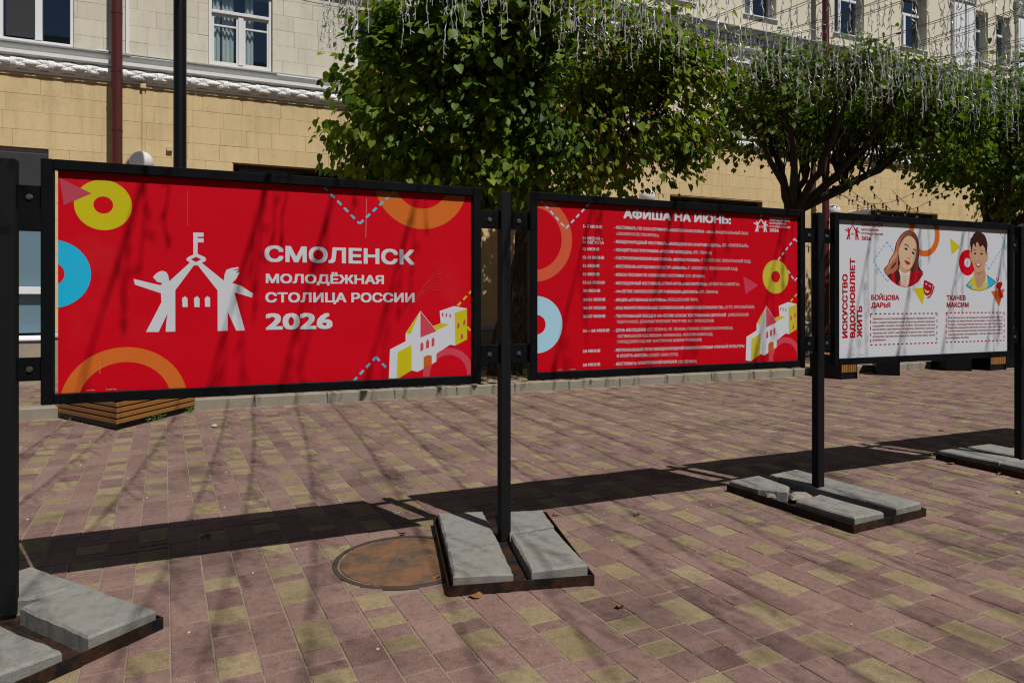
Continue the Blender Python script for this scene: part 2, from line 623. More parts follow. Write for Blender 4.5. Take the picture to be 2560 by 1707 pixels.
def lay_tiles(P0, ang, W, kr, tr, inside, z, rr):
    d = (-math.sin(ang), math.cos(ang))
    n = (math.cos(ang), math.sin(ang))
    out = []
    for k in range(*kr):
        off = (k + 0.5) * W
        t = tr[0] + rr.uniform(0, 0.2)
        prevy = False
        while t < tr[1]:
            if k % 2 == 0:
                L = rr.choice((0.24, 0.24, 0.16, 0.32))
                tint = rr.uniform(0.15, 0.40) if rr.random() > 0.05 else rr.choice((0.04, 0.47))
            elif not prevy and rr.random() < 0.74:
                L = rr.choice((0.24, 0.28, 0.16, 0.20, 0.12, 0.18))
                tint = rr.uniform(0.60, 0.93)
                prevy = True
            else:
                L = rr.choice((0.08, 0.12, 0.20, 0.10, 0.24))
                tint = rr.uniform(0.12, 0.42)
                prevy = False
            c = (P0[0] + n[0] * off + d[0] * (t + L / 2), P0[1] + n[1] * off + d[1] * (t + L / 2))
            if inside(c, L):
                out.append((c, d, n, L, W, z, tint))
            t += L
    return out

TR = random.Random(5)
MHC, MHR = (0.962, 3.875), 0.405       # manhole
def ins(c, L):
    return c[1] + L / 2 < KY - 0.003 and -5.5 < c[0] < 24 and (c[0] - MHC[0]) ** 2 + (c[1] - MHC[1]) ** 2 > 0.09
tiles = lay_tiles((-0.1915, 2.987), rad(4.08), 0.165, (-40, 150), (-4.0, 9.0), ins, 0.0, TR)
vis = [(t[0][0] ** 2 + t[0][1] ** 2, i) for i, t in enumerate(tiles) if in_frame(t[0][0], t[0][1], 0.0)]
vis.sort()
near = {i for _, i in vis[:300]}
rest = MB()
for i, (c, d, n, L, W, z, t) in enumerate(tiles):
    if i in near:
        m1 = MB(); tile(m1, c, d, n, L, W, z, t, TR)
        obj('paving_tile', m1, M_TILE, pavement)
    else:
        tile(rest, c, d, n, L, W, z, t, TR)
obj('paving_tiles', rest, M_TILE, pavement, kind='stuff')

# footway behind the kerb
mb = MB(); mb.box(-9, 30, KY + 0.15, FY + 0.2, -0.04, SW - 0.006)
footway = tag(obj('footway', mb, M_SAND), kind='structure')
TREES = [(4.75, 11.55), (11.4, 11.6), (18.0, 11.6), (24.6, 11.6)]
def ins2(c, L):
    if any(abs(c[0] - tx) < 0.95 and KY + 0.1 < c[1] < 12.35 for tx, ty in TREES): return False
    return KY + 0.16 < c[1] - L / 2 and c[1] + L / 2 < FY - 0.07 and -7 < c[0] < 27
t2 = lay_tiles((0.0, KY), rad(0.0), 0.165, (-50, 170), (0.16, 3.1), ins2, SW, TR)
rest = MB()
for t in t2: tile(rest, *t, TR)
obj('footway_tiles', rest, M_TILE, footway, kind='stuff')
for tx, ty in TREES:
    mb = MB()
    nx, ny = 16, 14
    x0, x1, y0, y1 = tx - 0.93, tx + 0.93, KY + 0.16, 12.33
    V = [(x0 + (x1 - x0) * i / nx, y0 + (y1 - y0) * j / ny, SW + 0.006 + TR.uniform(-0.006, 0.012)) for j in range(ny + 1) for i in range(nx + 1)]
    mb.add(V, [(j * (nx + 1) + i, j * (nx + 1) + i + 1, (j + 1) * (nx + 1) + i + 1, (j + 1) * (nx + 1) + i) for j in range(ny) for i in range(nx)])
    autosmooth(obj('tree_pit', mb, M_SOIL, footway), 80)

# kerb of single stones
mb = MB(); mb.box(-9, 30, KY + 0.02, KY + 0.149, -0.045, 0.06)
kerb = tag(obj('kerb', mb, M_KERB), kind='structure')
x = -8.6
while x < 27:
    L = 1.0
    if True:
        mb = MB()
        dy, dz = TR.uniform(-0.006, 0.006), TR.uniform(-0.006, 0.004)
        mb.box(x + 0.004, x + L - 0.005, KY + dy, KY + 0.148 + dy, -0.04, SW + dz, 0.012)
        obj('kerb_stone', mb, M_KERB, kerb)
    x += L

# ------------------------------------------------------------------ building
def FX(px): return PL(px, 700, FY)[0]
def FZ(px, py): return PL(px, py, FY)[1]

bld = empty('building', (8, FY, 0), 'long yellow and cream stucco building with white cornices and red drainpipes', 'building')
BX0, BX1 = -9.0, 30.0

OPEN = []    # x0, x1, z0, z1
shopA = (-6.4, FX(121), 0.86, 4.0)
winB = (FX(583), FX(583) + 2.3, 1.0, 4.0)
doorC = (FX(1287), FX(1287) + 1.15, 0.56, 3.35)
winD = (FX(1675), FX(1906), 1.0, 3.98)
winE = (FX(2170), FX(2170) + 2.8, 1.0, 3.98)
winF = (21.2, 23.8, 1.0, 3.98)
ground_open = [shopA, winB, doorC, winD, winE, winF]
W2Z0, W2Z1 = 5.735, 7.15
w1 = (FX(-6), FX(184), W2Z0, W2Z1)
w2 = (FX(521), FX(681), W2Z0, W2Z1)
second = [w1, w2] + [(x, x + 1.07, W2Z0, W2Z1) for x in (2.36, 5.1, 8.0, 13.6, 16.4, 19.2, 22.0)]
W3Z0, W3Z1 = 8.63, 10.17
third = [(FX(a), FX(b), W3Z0, W3Z1) for a, b in ((1640, 1737), (1862, 1941), (2086, 2160), (2253, 2317), (2433, 2470), (2490, 2526))]
third += [(-3.2, -2.1, W3Z0, W3Z1), (-0.2, 0.9, W3Z0, W3Z1), (2.6, 3.7, W3Z0, W3Z1), (5.4, 6.5, W3Z0, W3Z1), (8.1, 9.2, W3Z0, W3Z1)]

def subtract(rects, holes):
    for h in holes:
        nxt = []
        for (a, b, c, d) in rects:
            if h[0] >= b - 1e-6 or h[1] <= a + 1e-6 or h[2] >= d - 1e-6 or h[3] <= c + 1e-6:
                nxt.append((a, b, c, d)); continue
            if h[0] > a: nxt.append((a, h[0], c, d))
            if h[1] < b: nxt.append((h[1], b, c, d))
            la, lb = max(a, h[0]), min(b, h[1])
            if h[2] > c: nxt.append((la, lb, c, h[2]))
            if h[3] < d: nxt.append((la, lb, h[3], d))
        rects = nxt
    return rects

def wall(name, x0, x1, z0, z1, holes, yf, m):
    mb = MB()
    for a, b, c, d in subtract([(x0, x1, z0, z1)], holes):
        mb.box(a, b, yf, FY + 0.36, c, d)
    return obj(name, mb, m, bld)

gwall = wall('ground_floor_wall', BX0, BX1, 0.0, 5.7, ground_open, FY + 0.009, M_YBACK)
swall = wall('second_floor_wall', BX0, 7.3, 5.7, 8.0, second, FY + 0.009, M_CBACK)
wall('second_floor_plaster', 7.3, BX1, 5.7, 8.0, second, FY, M_CPLAIN)
wall('third_floor_plaster', BX0, BX1, 8.0, 12.0, third, FY, M_CPLAIN)
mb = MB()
mb.box(BX0, BX1, FY + 1.2, FY + 1.3, 0, 12)                # blackish slab behind the windows; the rooms' lack of light put into its colour
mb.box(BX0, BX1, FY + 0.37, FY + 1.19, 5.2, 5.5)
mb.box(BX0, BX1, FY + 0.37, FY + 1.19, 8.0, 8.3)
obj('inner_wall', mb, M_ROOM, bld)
mb = MB()
mb.box(BX0 - 0.3, BX0, FY, FY + 10, 0, 12)
mb.box(BX1, BX1 + 0.3, FY, FY + 10, 0, 12)
mb.box(BX0, BX1, FY + 9.7, FY + 10, 0, 12)
mb.box(BX0 - 0.5, BX1 + 0.5, FY - 0.45, FY + 10.2, 12.003, 12.3)
obj('side_walls_and_roof', mb, M_CPLAIN, bld)

def block(mb, a, b, c, d, t, rr):
    g, ch = 0.0016, 0.0020
    a, b, c, d = a + g, b - g, c + g, d - g
    if b - a < 0.03 or d - c < 0.03: return False
    p = rr.uniform(-0.0010, 0.0015) + (0.003 if rr.random() < 0.06 else 0)
    tl = rr.uniform(-0.0012, 0.0012)
    V = []
    for (k, yy) in ((0, 0.012), (0, ch), (ch, 0.0)):
        for (u, w, s) in ((a + k, c + k, -1), (b - k, c + k, -1), (b - k, d - k, 1), (a + k, d - k, 1)):
            V.append((u, FY + yy - p + tl * s, w))
    Fs = [(8, 9, 10, 11)]
    for r in (0, 4):
        for i in range(4):
            j = (i + 1) % 4
            Fs.append((r + i, r + j, r + 4 + j, r + 4 + i))
    mb.add(V, Fs, 0, t)
    return True

BR = random.Random(21)
def blocks(x0, x1, z0, z1, rh, holes, mat, parent, nsingle):
    lst = []
    z = z1
    row = 0
    while z > z0 + 0.02:
        zb = max(z0, z - rh)
        x = x0 - BR.uniform(0, 0.4)
        while x < x1:
            L = BR.choice((0.44, 0.52, 0.60, 0.66))
            for q in subtract([(max(x, x0), min(x + L, x1), zb, z)], holes):
                lst.append(q)
            x += L
        z = zb
        row += 1
    def key(q):
        cx, cz = (q[0] + q[1]) / 2, (q[2] + q[3]) / 2
        hidden = not in_frame(cx, FY, cz) or cx > 2.2
        return (hidden, cx * cx + FY * FY)
    lst.sort(key=key)
    rest = MB()
    for i, q in enumerate(lst):
        t = BR.uniform(0, 1)
        if i < nsingle:
            m1 = MB()
            if block(m1, *q, t, BR): obj('wall_block', m1, mat, parent)
        else:
            block(rest, *q, t, BR)
    obj('wall_blocks', rest, mat, parent, kind='stuff')
blocks(BX0, 27.0, 0.97, 5.17, 0.292, ground_open, M_YBLOCK, gwall, 170)
blocks(BX0, 7.3, 5.73, 7.95, 0.285, second, M_CBLOCK, swall, 130)

# plinth with its metal cap
mb = MB()
for a, b, c, d in subtract([(BX0, BX1, 0.0, 0.87)], [(doorC[0] - 0.05, doorC[1] + 0.05, 0, 2)]):
    mb.box(a, b, FY - 0.06, FY + 0.008, c, d, 0.004)
obj('plinth', mb, M_PLINTH, bld)
mb = MB()
for a, b, c, d in subtract([(BX0, BX1, 0.875, 0.975)], [(doorC[0] - 0.05, doorC[1] + 0.05, 0, 2), (shopA[0], shopA[1], 0, 2)]):
    mb.xprof([(FY + 0.008, 0.965), (FY - 0.085, 0.915), (FY - 0.085, 0.885), (FY + 0.008, 0.885)], a, b)
obj('plinth_cap', mb, M_FLASH, bld)

# lower cornice
mb = MB()
mb.xprof([(FY + 0.02, 5.725), (FY - 0.130, 5.695), (FY - 0.130, 5.672), (FY + 0.02, 5.668)], BX0, BX1)
obj('cornice_flashing', mb, M_FLASH, bld)
mb = MB()
mb.xprof([(FY + 0.02, 5.666), (FY - 0.085, 5.666), (FY - 0.075, 5.64), (FY - 0.045, 5.60), (FY - 0.035, 5.565), (FY + 0.02, 5.565)], BX0, BX1)
mb.xprof([(FY + 0.02, 5.563), (FY - 0.125, 5.558), (FY - 0.125, 5.498), (FY - 0.11, 5.492), (FY - 0.06, 5.470), (FY + 0.02, 5.470)], BX0, BX1)
mb.xprof([(FY + 0.02, 5.262), (FY - 0.045, 5.262), (FY - 0.035, 5.225), (FY + 0.02, 5.215)], BX0, BX1)
obj('cornice_moulding', mb, M_WHITEPLASTER, bld)
mb = MB()
mb.xprof([(FY + 0.02, 5.213), (FY - 0.022, 5.213), (FY - 0.022, 5.178), (FY + 0.02, 5.172)], BX0, BX1)
obj('yellow_fillet', mb, M_YBLOCK, bld)

def laurel(x0, x1, dx, nv, rr):
    mb = MB()
    nu = int((x1 - x0) / dx)
    V = []
    for i in range(nu + 1):
        X = x0 + (x1 - x0) * i / nu
        ph = (X / 0.53) % 1.0
        band = ph < 0.14
        for j in range(nv + 1):
            a = math.pi * (-0.55 + 1.1 * j / nv)            # angle round the roll, 0 faces the street
            r = 0.086
            if band:
                r += 0.020 + 0.003 * math.cos(ph * 2 * math.pi / 0.045)
            else:
                u = X / 0.17
                w = a / 0.60
                p1 = abs(math.sin(math.pi * (u + w) * 0.5))
                p2 = abs(math.sin(math.pi * (u - w) * 0.5))
                leaf = (p1 * p2) ** 0.6
                r += 0.019 * leaf + 0.006 * abs(math.sin(4.0 * u * math.pi)) * leaf + rr.uniform(-0.004, 0.004)
            V.append((X, FY - 0.012 - r * math.cos(a), 5.365 + r * 1.02 * math.sin(a)))
    n = nv + 1
    mb.add(V, [(i * n + j, (i + 1) * n + j, (i + 1) * n + j + 1, i * n + j + 1) for i in range(nu) for j in range(nv)])
    return mb
obj('laurel_roll', laurel(-5.0, 4.5, 0.0135, 20, BR), M_WHITEPLASTER, bld)
obj('laurel_roll', laurel(4.5, 27.0, 0.045, 10, BR), M_WHITEPLASTER, bld)

# upper cornice with dentils and a garlanded frieze
mb = MB()
mb.xprof([(FY + 0.02, 8.16), (FY - 0.36, 8.12), (FY - 0.36, 8.10), (FY + 0.02, 8.10)], BX0, BX1)
obj('cornice_flashing', mb, M_FLASH, bld)
mb = MB()
mb.xprof([(FY + 0.02, 8.098), (FY - 0.33, 8.098), (FY - 0.30, 8.03), (FY - 0.22, 7.965), (FY + 0.02, 7.965)], BX0, BX1)
mb.xprof([(FY + 0.02, 7.963), (FY - 0.12, 7.963), (FY - 0.12, 7.81), (FY - 0.16, 7.80), (FY - 0.16, 7.71), (FY - 0.05, 7.66), (FY + 0.02, 7.66)], BX0, BX1)
mb.xprof([(FY + 0.02, 7.42), (FY - 0.07, 7.41), (FY - 0.09, 7.36), (FY - 0.06, 7.31), (FY + 0.02, 7.29)], BX0, BX1)
obj('cornice_moulding', mb, M_WHITEPLASTER, bld)
mb = MB()
x = 3.0
while x < 27:
    mb.box(x, x + 0.065, FY - 0.20, FY - 0.118, 7.83, 7.955)
    x += 0.115
obj('dentils', mb, M_WHITEPLASTER, bld, kind='stuff')
mb = MB()
x = 3.2
while x < 27:
    ring = [(x + 0.13 * math.cos(a), FY - 0.035, 7.545 + 0.10 * math.sin(a)) for a in [2 * math.pi * k / 14 for k in range(15)]]
    mb.tube(ring, 0.026, 6, False)
    mb.lathe([(0.001, 0), (0.05, 0.0), (0.03, 0.03), (0.001, 0.035)], 0, 0, 8)
    base = len(mb.v) - 32
    mb.v[base:] = [(x + p[0], FY - 0.004 - p[2], 7.545 + p[1]) for p in mb.v[base:]]
    mb.tube([(x + 0.16, FY - 0.02, 7.60), (x + 0.22, FY - 0.04, 7.53), (x + 0.28, FY - 0.02, 7.60)], 0.022, 6)
    x += 0.44
obj('frieze_ornaments', mb, M_WHITEPLASTER, bld, kind='stuff')

# pilasters on the third floor
for a, b in ((2378, 2404), (2409, 2431), (2538, 2566)):
    xa, xb = FX(a), FX(b)
    mb = MB()
    mb.box(xa, xb, FY - 0.10, FY + 0.003, 8.165, 10.25, 0.01)
    p = obj('pilaster', mb, M_WHITEPLASTER, bld)
    mb = MB()
    mb.box(xa + 0.07, xb - 0.07, FY - 0.112, FY - 0.101, 8.30, 10.12, 0.005)
    obj('pilaster_panel', mb, M_WINFRAME, p)
    mb = MB()
    mb.box(xa - 0.03, xb + 0.03, FY - 0.14, FY + 0.003, 10.252, 10.30, 0.008)
    for s in range(3):
        mb.tube([(xa + (xb - xa) * (s + 0.5) / 3, FY - 0.12, 10.30), (xa + (xb - xa) * (s + 0.5) / 3, FY - 0.16, 10.46), (xa + (xb - xa) * (s + 0.5) / 3, FY - 0.23, 10.50)], [0.05, 0.06, 0.045], 7)
    for s in (0, 1):
        xx = xa if s == 0 else xb
        mb.tube([(xx + 0.05 * math.cos(k * 0.9), FY - 0.15, 10.62 + 0.05 * math.sin(k * 0.9)) for k in range(8)], 0.035, 6, False)
    mb.box(xa - 0.07, xb + 0.07, FY - 0.20, FY + 0.003, 10.70, 10.80, 0.01)
    mb.box(xa, xb, FY - 0.10, FY + 0.003, 10.302, 10.70)
    obj('capital', mb, M_WHITEPLASTER, p)

# windows
def pane_mb(x0, x1, z0, z1, y):
    m = MB(); m.box(x0, x1, y, y + 0.006, z0, z1); return m

def window(x0, x1, z0, z1, rec, style, fm=None):
    fm = fm or M_WINFRAME
    y0, y1 = FY + rec, FY + rec + 0.06
    f = 0.055
    g = 0.004
    mb = MB()
    x0, x1, z0, z1 = x0 + g, x1 - g, z0 + g, z1 - g
    mb.box(x0, x0 + f, y0, y1, z0, z1, 0.004)
    mb.box(x1 - f, x1, y0, y1, z0, z1, 0.004)
    mb.box(x0 + f, x1 - f, y0, y1, z0, z0 + f, 0.004)
    mb.box(x0 + f, x1 - f, y0, y1, z1 - f, z1, 0.004)
    xi0, xi1, zi0, zi1 = x0 + f, x1 - f, z0 + f, z1 - f
    panes = []
    cur = None
    if style == 'two':
        xm = xi0 + (xi1 - xi0) * 0.52
        mb.box(xm - 0.055, xm + 0.055, y0 - 0.008, y1, zi0, zi1, 0.005)
        panes = [(xi0, xm - 0.055, zi0, zi1), (xm + 0.055, xi1, zi0, zi1)]
    elif style == 'old':
        zt = z0 + 0.98
        xm = (xi0 + xi1) / 2
        mb.box(xi0, xi1, y0 - 0.03, y1, zt - 0.03, zt + 0.03, 0.006)
        mb.box(xm - 0.045, xm + 0.045, y0 - 0.012, y1, zi0, zt - 0.03, 0.006)
        zb = z0 + 0.74
        panes = [(xi0, xi1, zt + 0.03, zi1)]
        for a, b in ((xi0, xm - 0.045), (xm + 0.045, xi1)):
            for (u, w, c, d) in ((a, a + 0.035, zi0, zt - 0.03), (b - 0.035, b, zi0, zt - 0.03), (a + 0.035, b - 0.035, zi0, zi0 + 0.035),
                                 (a + 0.035, b - 0.035, zt - 0.065, zt - 0.03), (a + 0.035, b - 0.035, zb - 0.017, zb + 0.017)):
                mb.box(u, w, y0 + 0.008, y1 - 0.01, c, d, 0.004)
            panes += [(a + 0.035, b - 0.035, zi0 + 0.035, zb - 0.017), (a + 0.035, b - 0.035, zb + 0.017, zt - 0.065)]
    elif style == 'third':
        zt = z1 - 0.5
        mb.box(xi0, xi1, y0 - 0.005, y1, zt - 0.035, zt + 0.035, 0.004)
        xm = xi0 + (xi1 - xi0) * 0.36
        mb.box(xm - 0.045, xm + 0.045, y0 - 0.005, y1, zi0, zt - 0.035, 0.004)
        panes = [(xi0, xi1, zt + 0.035, zi1), (xi0, xm - 0.045, zi0, zt - 0.035), (xm + 0.045, xi1, zi0, zt - 0.035)]
    elif style == 'shop':
        zt = z0 + 0.80
        mb.box(xi0, xi1, y0 - 0.01, y1, zt - 0.06, zt + 0.06, 0.005)
        n = max(1, int(round((xi1 - xi0) / 1.4)))
        for k in range(1, n):
            xm = xi0 + (xi1 - xi0) * k / n
            mb.box(xm - 0.04, xm + 0.04, y0 - 0.004, y1, zt + 0.06, zi1, 0.004)
            mb.box(xm - 0.04, xm + 0.04, y0 - 0.004, y1, zi0, zt - 0.06, 0.004)
        for k in range(n):
            a = xi0 + (xi1 - xi0) * k / n + 0.04
            b = xi0 + (xi1 - xi0) * (k + 1) / n - 0.04
            panes += [(a, b, zt + 0.06, zi1), (a, b, zi0, zt - 0.06)]
    w = obj('window', mb, fm, bld)
    for p in panes:
        obj('pane', pane_mb(*p, y0 + 0.028), M_GLASS, w)
    return w

def sill(w, x0, x1, z0, rec, m, ov=0.06, lip=0.05):
    mb = MB()
    mb.xprof([(FY + rec, z0 + 0.012), (FY - lip, z0 - 0.012), (FY - lip, z0 - 0.035), (FY - lip + 0.012, z0 - 0.035), (FY - lip + 0.012, z0 - 0.02), (FY + rec, z0 - 0.006)], x0 - ov, x1 + ov)
    obj('sill', mb, m, w)

def curtain(w, x0, x1, z0, z1, y, m, rr, amp=0.025, wl=0.09):
    mb = MB()
    n = int((x1 - x0) / 0.015)
    V = []
    for i in range(n + 1):
        X = x0 + (x1 - x0) * i / n
        yy = y + amp * math.sin(X * 2 * math.pi / wl + 0.7 * math.sin(X * 9))
        V += [(X, yy, z0), (X + rr.uniform(-0.004, 0.004), yy * 1.0, z1)]
    mb.add(V, [(2 * i, 2 * i + 2, 2 * i + 3, 2 * i + 1) for i in range(n)])
    autosmooth(obj('curtain', mb, m, w), 80)

w = window(*w1, 0.05, 'two'); sill(w, w1[0], w1[1], w1[2], 0.05, M_FLASH)
mb = MB(); mb.box(w1[0] + 0.1, w1[0] + 0.50, FY + 0.038, FY + 0.046, w1[2] + 0.08, w1[3] - 0.08)
obj('insect_screen', mb, M_GREYFAB, w)
w = window(*w2, 0.06, 'old', M_OLDFRAME); sill(w, w2[0], w2[1], w2[2], 0.06, M_FLASH, 0.02, 0.03)
curtain(w, w2[0] + 0.07, w2[0] + 0.19, w2[2] + 0.06, w2[3], FY + 0.15, M_CURT, BR)
curtain(w, w2[0] + 0.22, w2[0] + 0.42, w2[2] + 0.06, w2[3], FY + 0.17, M_CURT, BR, 0.02, 0.07)
curtain(w, w2[0] + 0.62, w2[0] + 0.76, w2[2] + 0.06, w2[3], FY + 0.17, M_CURT, BR, 0.02, 0.07)
for q in second[2:]:
    w = window(*q, 0.07, 'two'); sill(w, q[0], q[1], q[2], 0.07, M_FLASH, 0.02, 0.03)
for q in third:
    w = window(*q, 0.20, 'third'); sill(w, q[0], q[1], q[2], 0.20, M_WINFRAME, 0.05, 0.06)
    if BR.random() < 0.7:
        curtain(w, q[0] + 0.06, q[0] + 0.06 + (q[1] - q[0]) * 0.4, q[2] + 0.06, q[3], FY + 0.45, M_BLIND, BR)
w = window(*shopA, 0.10, 'shop')
sill(w, shopA[0], shopA[1], shopA[2] + 0.02, 0.10, M_WINFRAME, 0.0, 0.09)
mb = MB(); mb.box(shopA[0] + 0.06, shopA[1] - 0.06, FY + 0.20, FY + 0.21, shopA[2] + 0.1, 2.65)
obj('window_blind', mb, M_BLIND, w)
mb = MB(); mb.box(shopA[0] + 0.01, shopA[1] - 0.01, FY + 0.02, FY + 0.09, 3.28, 3.93, 0.02)
obj('roller_shutter', mb, M_GREYFAB, w)
for q in (winB, winD, winE, winF):
    w = window(*q, 0.16, 'shop', M_DOOR); sill(w, q[0], q[1], q[2], 0.16, M_FLASH, 0.03, 0.05)

# door
mb = MB()
a, b, c, d = doorC
mb.box(a, b, FY + 0.10, FY + 0.16, c, d, 0.005)
dr = obj('door', mb, M_DOOR, bld)
mb = MB()
for (u0, u1) in ((0.08, 0.50), (0.65, 1.07)):
    for (v0, v1) in ((0.12, 0.85), (1.0, 1.75), (1.9, 2.6)):
        mb.box(a + u0, a + u1, FY + 0.08, FY + 0.099, c + v0, c + v1, 0.012)
obj('door_panels', mb, M_DOOR, dr)
mb = MB(); mb.tube([(a + 0.56, FY + 0.099, c + 1.0), (a + 0.56, FY + 0.04, c + 1.0), (a + 0.56, FY + 0.04, c + 1.22), (a + 0.56, FY + 0.099, c + 1.22)], 0.011, 8)
obj('door_handle', mb, M_STEEL, dr)
mb = MB()
mb.box(a - 0.2, b + 0.2, FY - 0.45, FY + 0.099, SW, 0.555, 0.01)
mb.box(a - 0.2, b + 0.2, FY - 0.80, FY - 0.452, SW, 0.35, 0.01)
obj('door_steps', mb, M_KERB, bld)

# drainpipes
def drainpipe(px, r):
    X = FX(px)
    yc = FY - 0.30
    p = None
    mb = MB(); mb.tube([(X, yc, 11.9), (X, yc, 0.35), (X, yc - 0.12, 0.22)], r, 18)
    p = obj('drainpipe', mb, M_PIPE, bld); autosmooth(p)
    z = 1.4
    k = 0
    while z < 11:
        mb = MB(); mb.lathe([(r * 1.001, z - 0.012), (r * 1.05, z - 0.012), (r * 1.05, z + 0.012), (r * 1.001, z + 0.012)], X, yc, 18)
        if k % 2 == 0:
            mb.tube([(X, yc + r, z), (X, FY + 0.02, z)], 0.012, 6)
        obj('pipe_collar', mb, M_PIPE, p)
        z += 0.98
        k += 1
drainpipe(298.5, 0.083)
drainpipe(2041, 0.085)

# white riser, cable box and conduits, light tubes above the cornice
mb = MB()
xx = FX(319)
mb.box(xx - 0.025, xx + 0.025, FY - 0.04, FY - 0.003, 5.73, 9.0, 0.004)
obj('white_riser', mb, M_WINFRAME, bld)
mb = MB()
xx, zz = FX(359), FZ(359, 216)
mb.box(xx - 0.045, xx + 0.045, FY - 0.06, FY - 0.004, zz - 0.05, zz + 0.05, 0.006)
mb.box(xx - 0.02, xx + 0.02, FY - 0.03, FY - 0.004, 3.9, zz - 0.052, 0.004)
x2, z2 = FX(424), FZ(424, 373)
mb.box(x2 - 0.045, x2 + 0.045, FY - 0.05, FY - 0.004, z2 - 0.045, z2 + 0.045, 0.006)
obj('conduit_and_boxes', mb, M_YBLOCK, bld)
for (a, ya, b, yb) in ((243, 128, 284, 132), (325, 142, 436, 153), (692, 186, 800, 202)):
    mb = MB()
    pa, pb = PL(a, ya, FY - 0.11), PL(b, yb, FY - 0.11)
    zz = (pa[1] + pb[1]) / 2
    mb.box(pa[0], pb[0], FY - 0.13, FY - 0.09, zz - 0.02, zz + 0.02, 0.008)
    for xx in (pa[0] + 0.05, pb[0] - 0.05):
        mb.tube([(xx, FY - 0.11, zz - 0.02), (xx, FY - 0.12, 5.69)], 0.006, 6)
    obj('facade_light_tube', mb, M_WINFRAME, bld)

# globe wall lamps
GL = [(354, 406, 'white globe wall lamp above the left red poster beside the drainpipe'),
      (1153, 455, 'white globe wall lamp half hidden by leaves left of the tree trunk'),
      (1617, 492, 'white globe wall lamp just above the poster with the event list'),
      (2083, 529, 'white globe wall lamp at the upper left corner of the white poster')]
for px, py, lab in GL:
    X, Z = PL(px, py, FY - 0.28)
    e = empty('wall_lamp', (X, FY, Z), lab, 'lamp', 'globe lamps on the building')
    mb = MB(); mb.sphere((X, FY - 0.28, Z), 0.185, 28, 18)
    autosmooth(obj('globe', mb, M_GLOBE, e), 80)
    mb = MB()
    mb.lathe([(0.06, Z - 0.235), (0.075, Z - 0.20), (0.075, Z - 0.165)], X, FY - 0.28, 16)
    mb.tube([(X, FY - 0.28, Z - 0.22), (X, FY - 0.22, Z - 0.27), (X, FY - 0.005, Z - 0.27)], 0.016, 8)
    mb.box(X - 0.05, X + 0.05, FY - 0.02, FY - 0.003, Z - 0.36, Z - 0.18, 0.004)
    obj('bracket', mb, M_BLACK, e)

# projecting sign on the facade
X, Z = PL(2147, 545, FY - 0.45)
e = empty('wall_sign', (X, FY, Z), 'white rounded box sign on the wall right of the globe lamp above the white poster', 'sign')
mb = MB(); mb.box(X - 0.05, X + 0.05, FY - 0.80, FY - 0.12, Z - 0.45, Z + 0.22, 0.035)
obj('sign_box', mb, M_WINFRAME, e)
mb = MB()
mb.box(X - 0.058, X - 0.0505, FY - 0.62, FY - 0.50, Z - 0.02, Z + 0.03)
mb.box(X - 0.058, X - 0.0505, FY - 0.40, FY - 0.30, Z - 0.02, Z + 0.03)
obj('sign_print', mb, ink((0.10, 0.08, 0.25)), e)
mb = MB(); mb.box(X - 0.02, X + 0.02, FY - 0.12, FY - 0.003, Z - 0.3, Z - 0.26); mb.box(X - 0.02, X + 0.02, FY - 0.12, FY - 0.003, Z + 0.05, Z + 0.09)
obj('bracket', mb, M_BLACK, e)

# ================================================================== STANDS, SLABS AND BOARDS
YB = 3.84                      # front of the board frames
PYF = YB + 0.024               # face of the printed panels
ZT, ZB = 2.173, 1.004          # top and bottom of the frames

def RZ(c, a):
    ca, sa = math.cos(a), math.sin(a)
    return lambda u, v: (c[0] + u * ca - v * sa, c[1] + u * sa + v * ca)

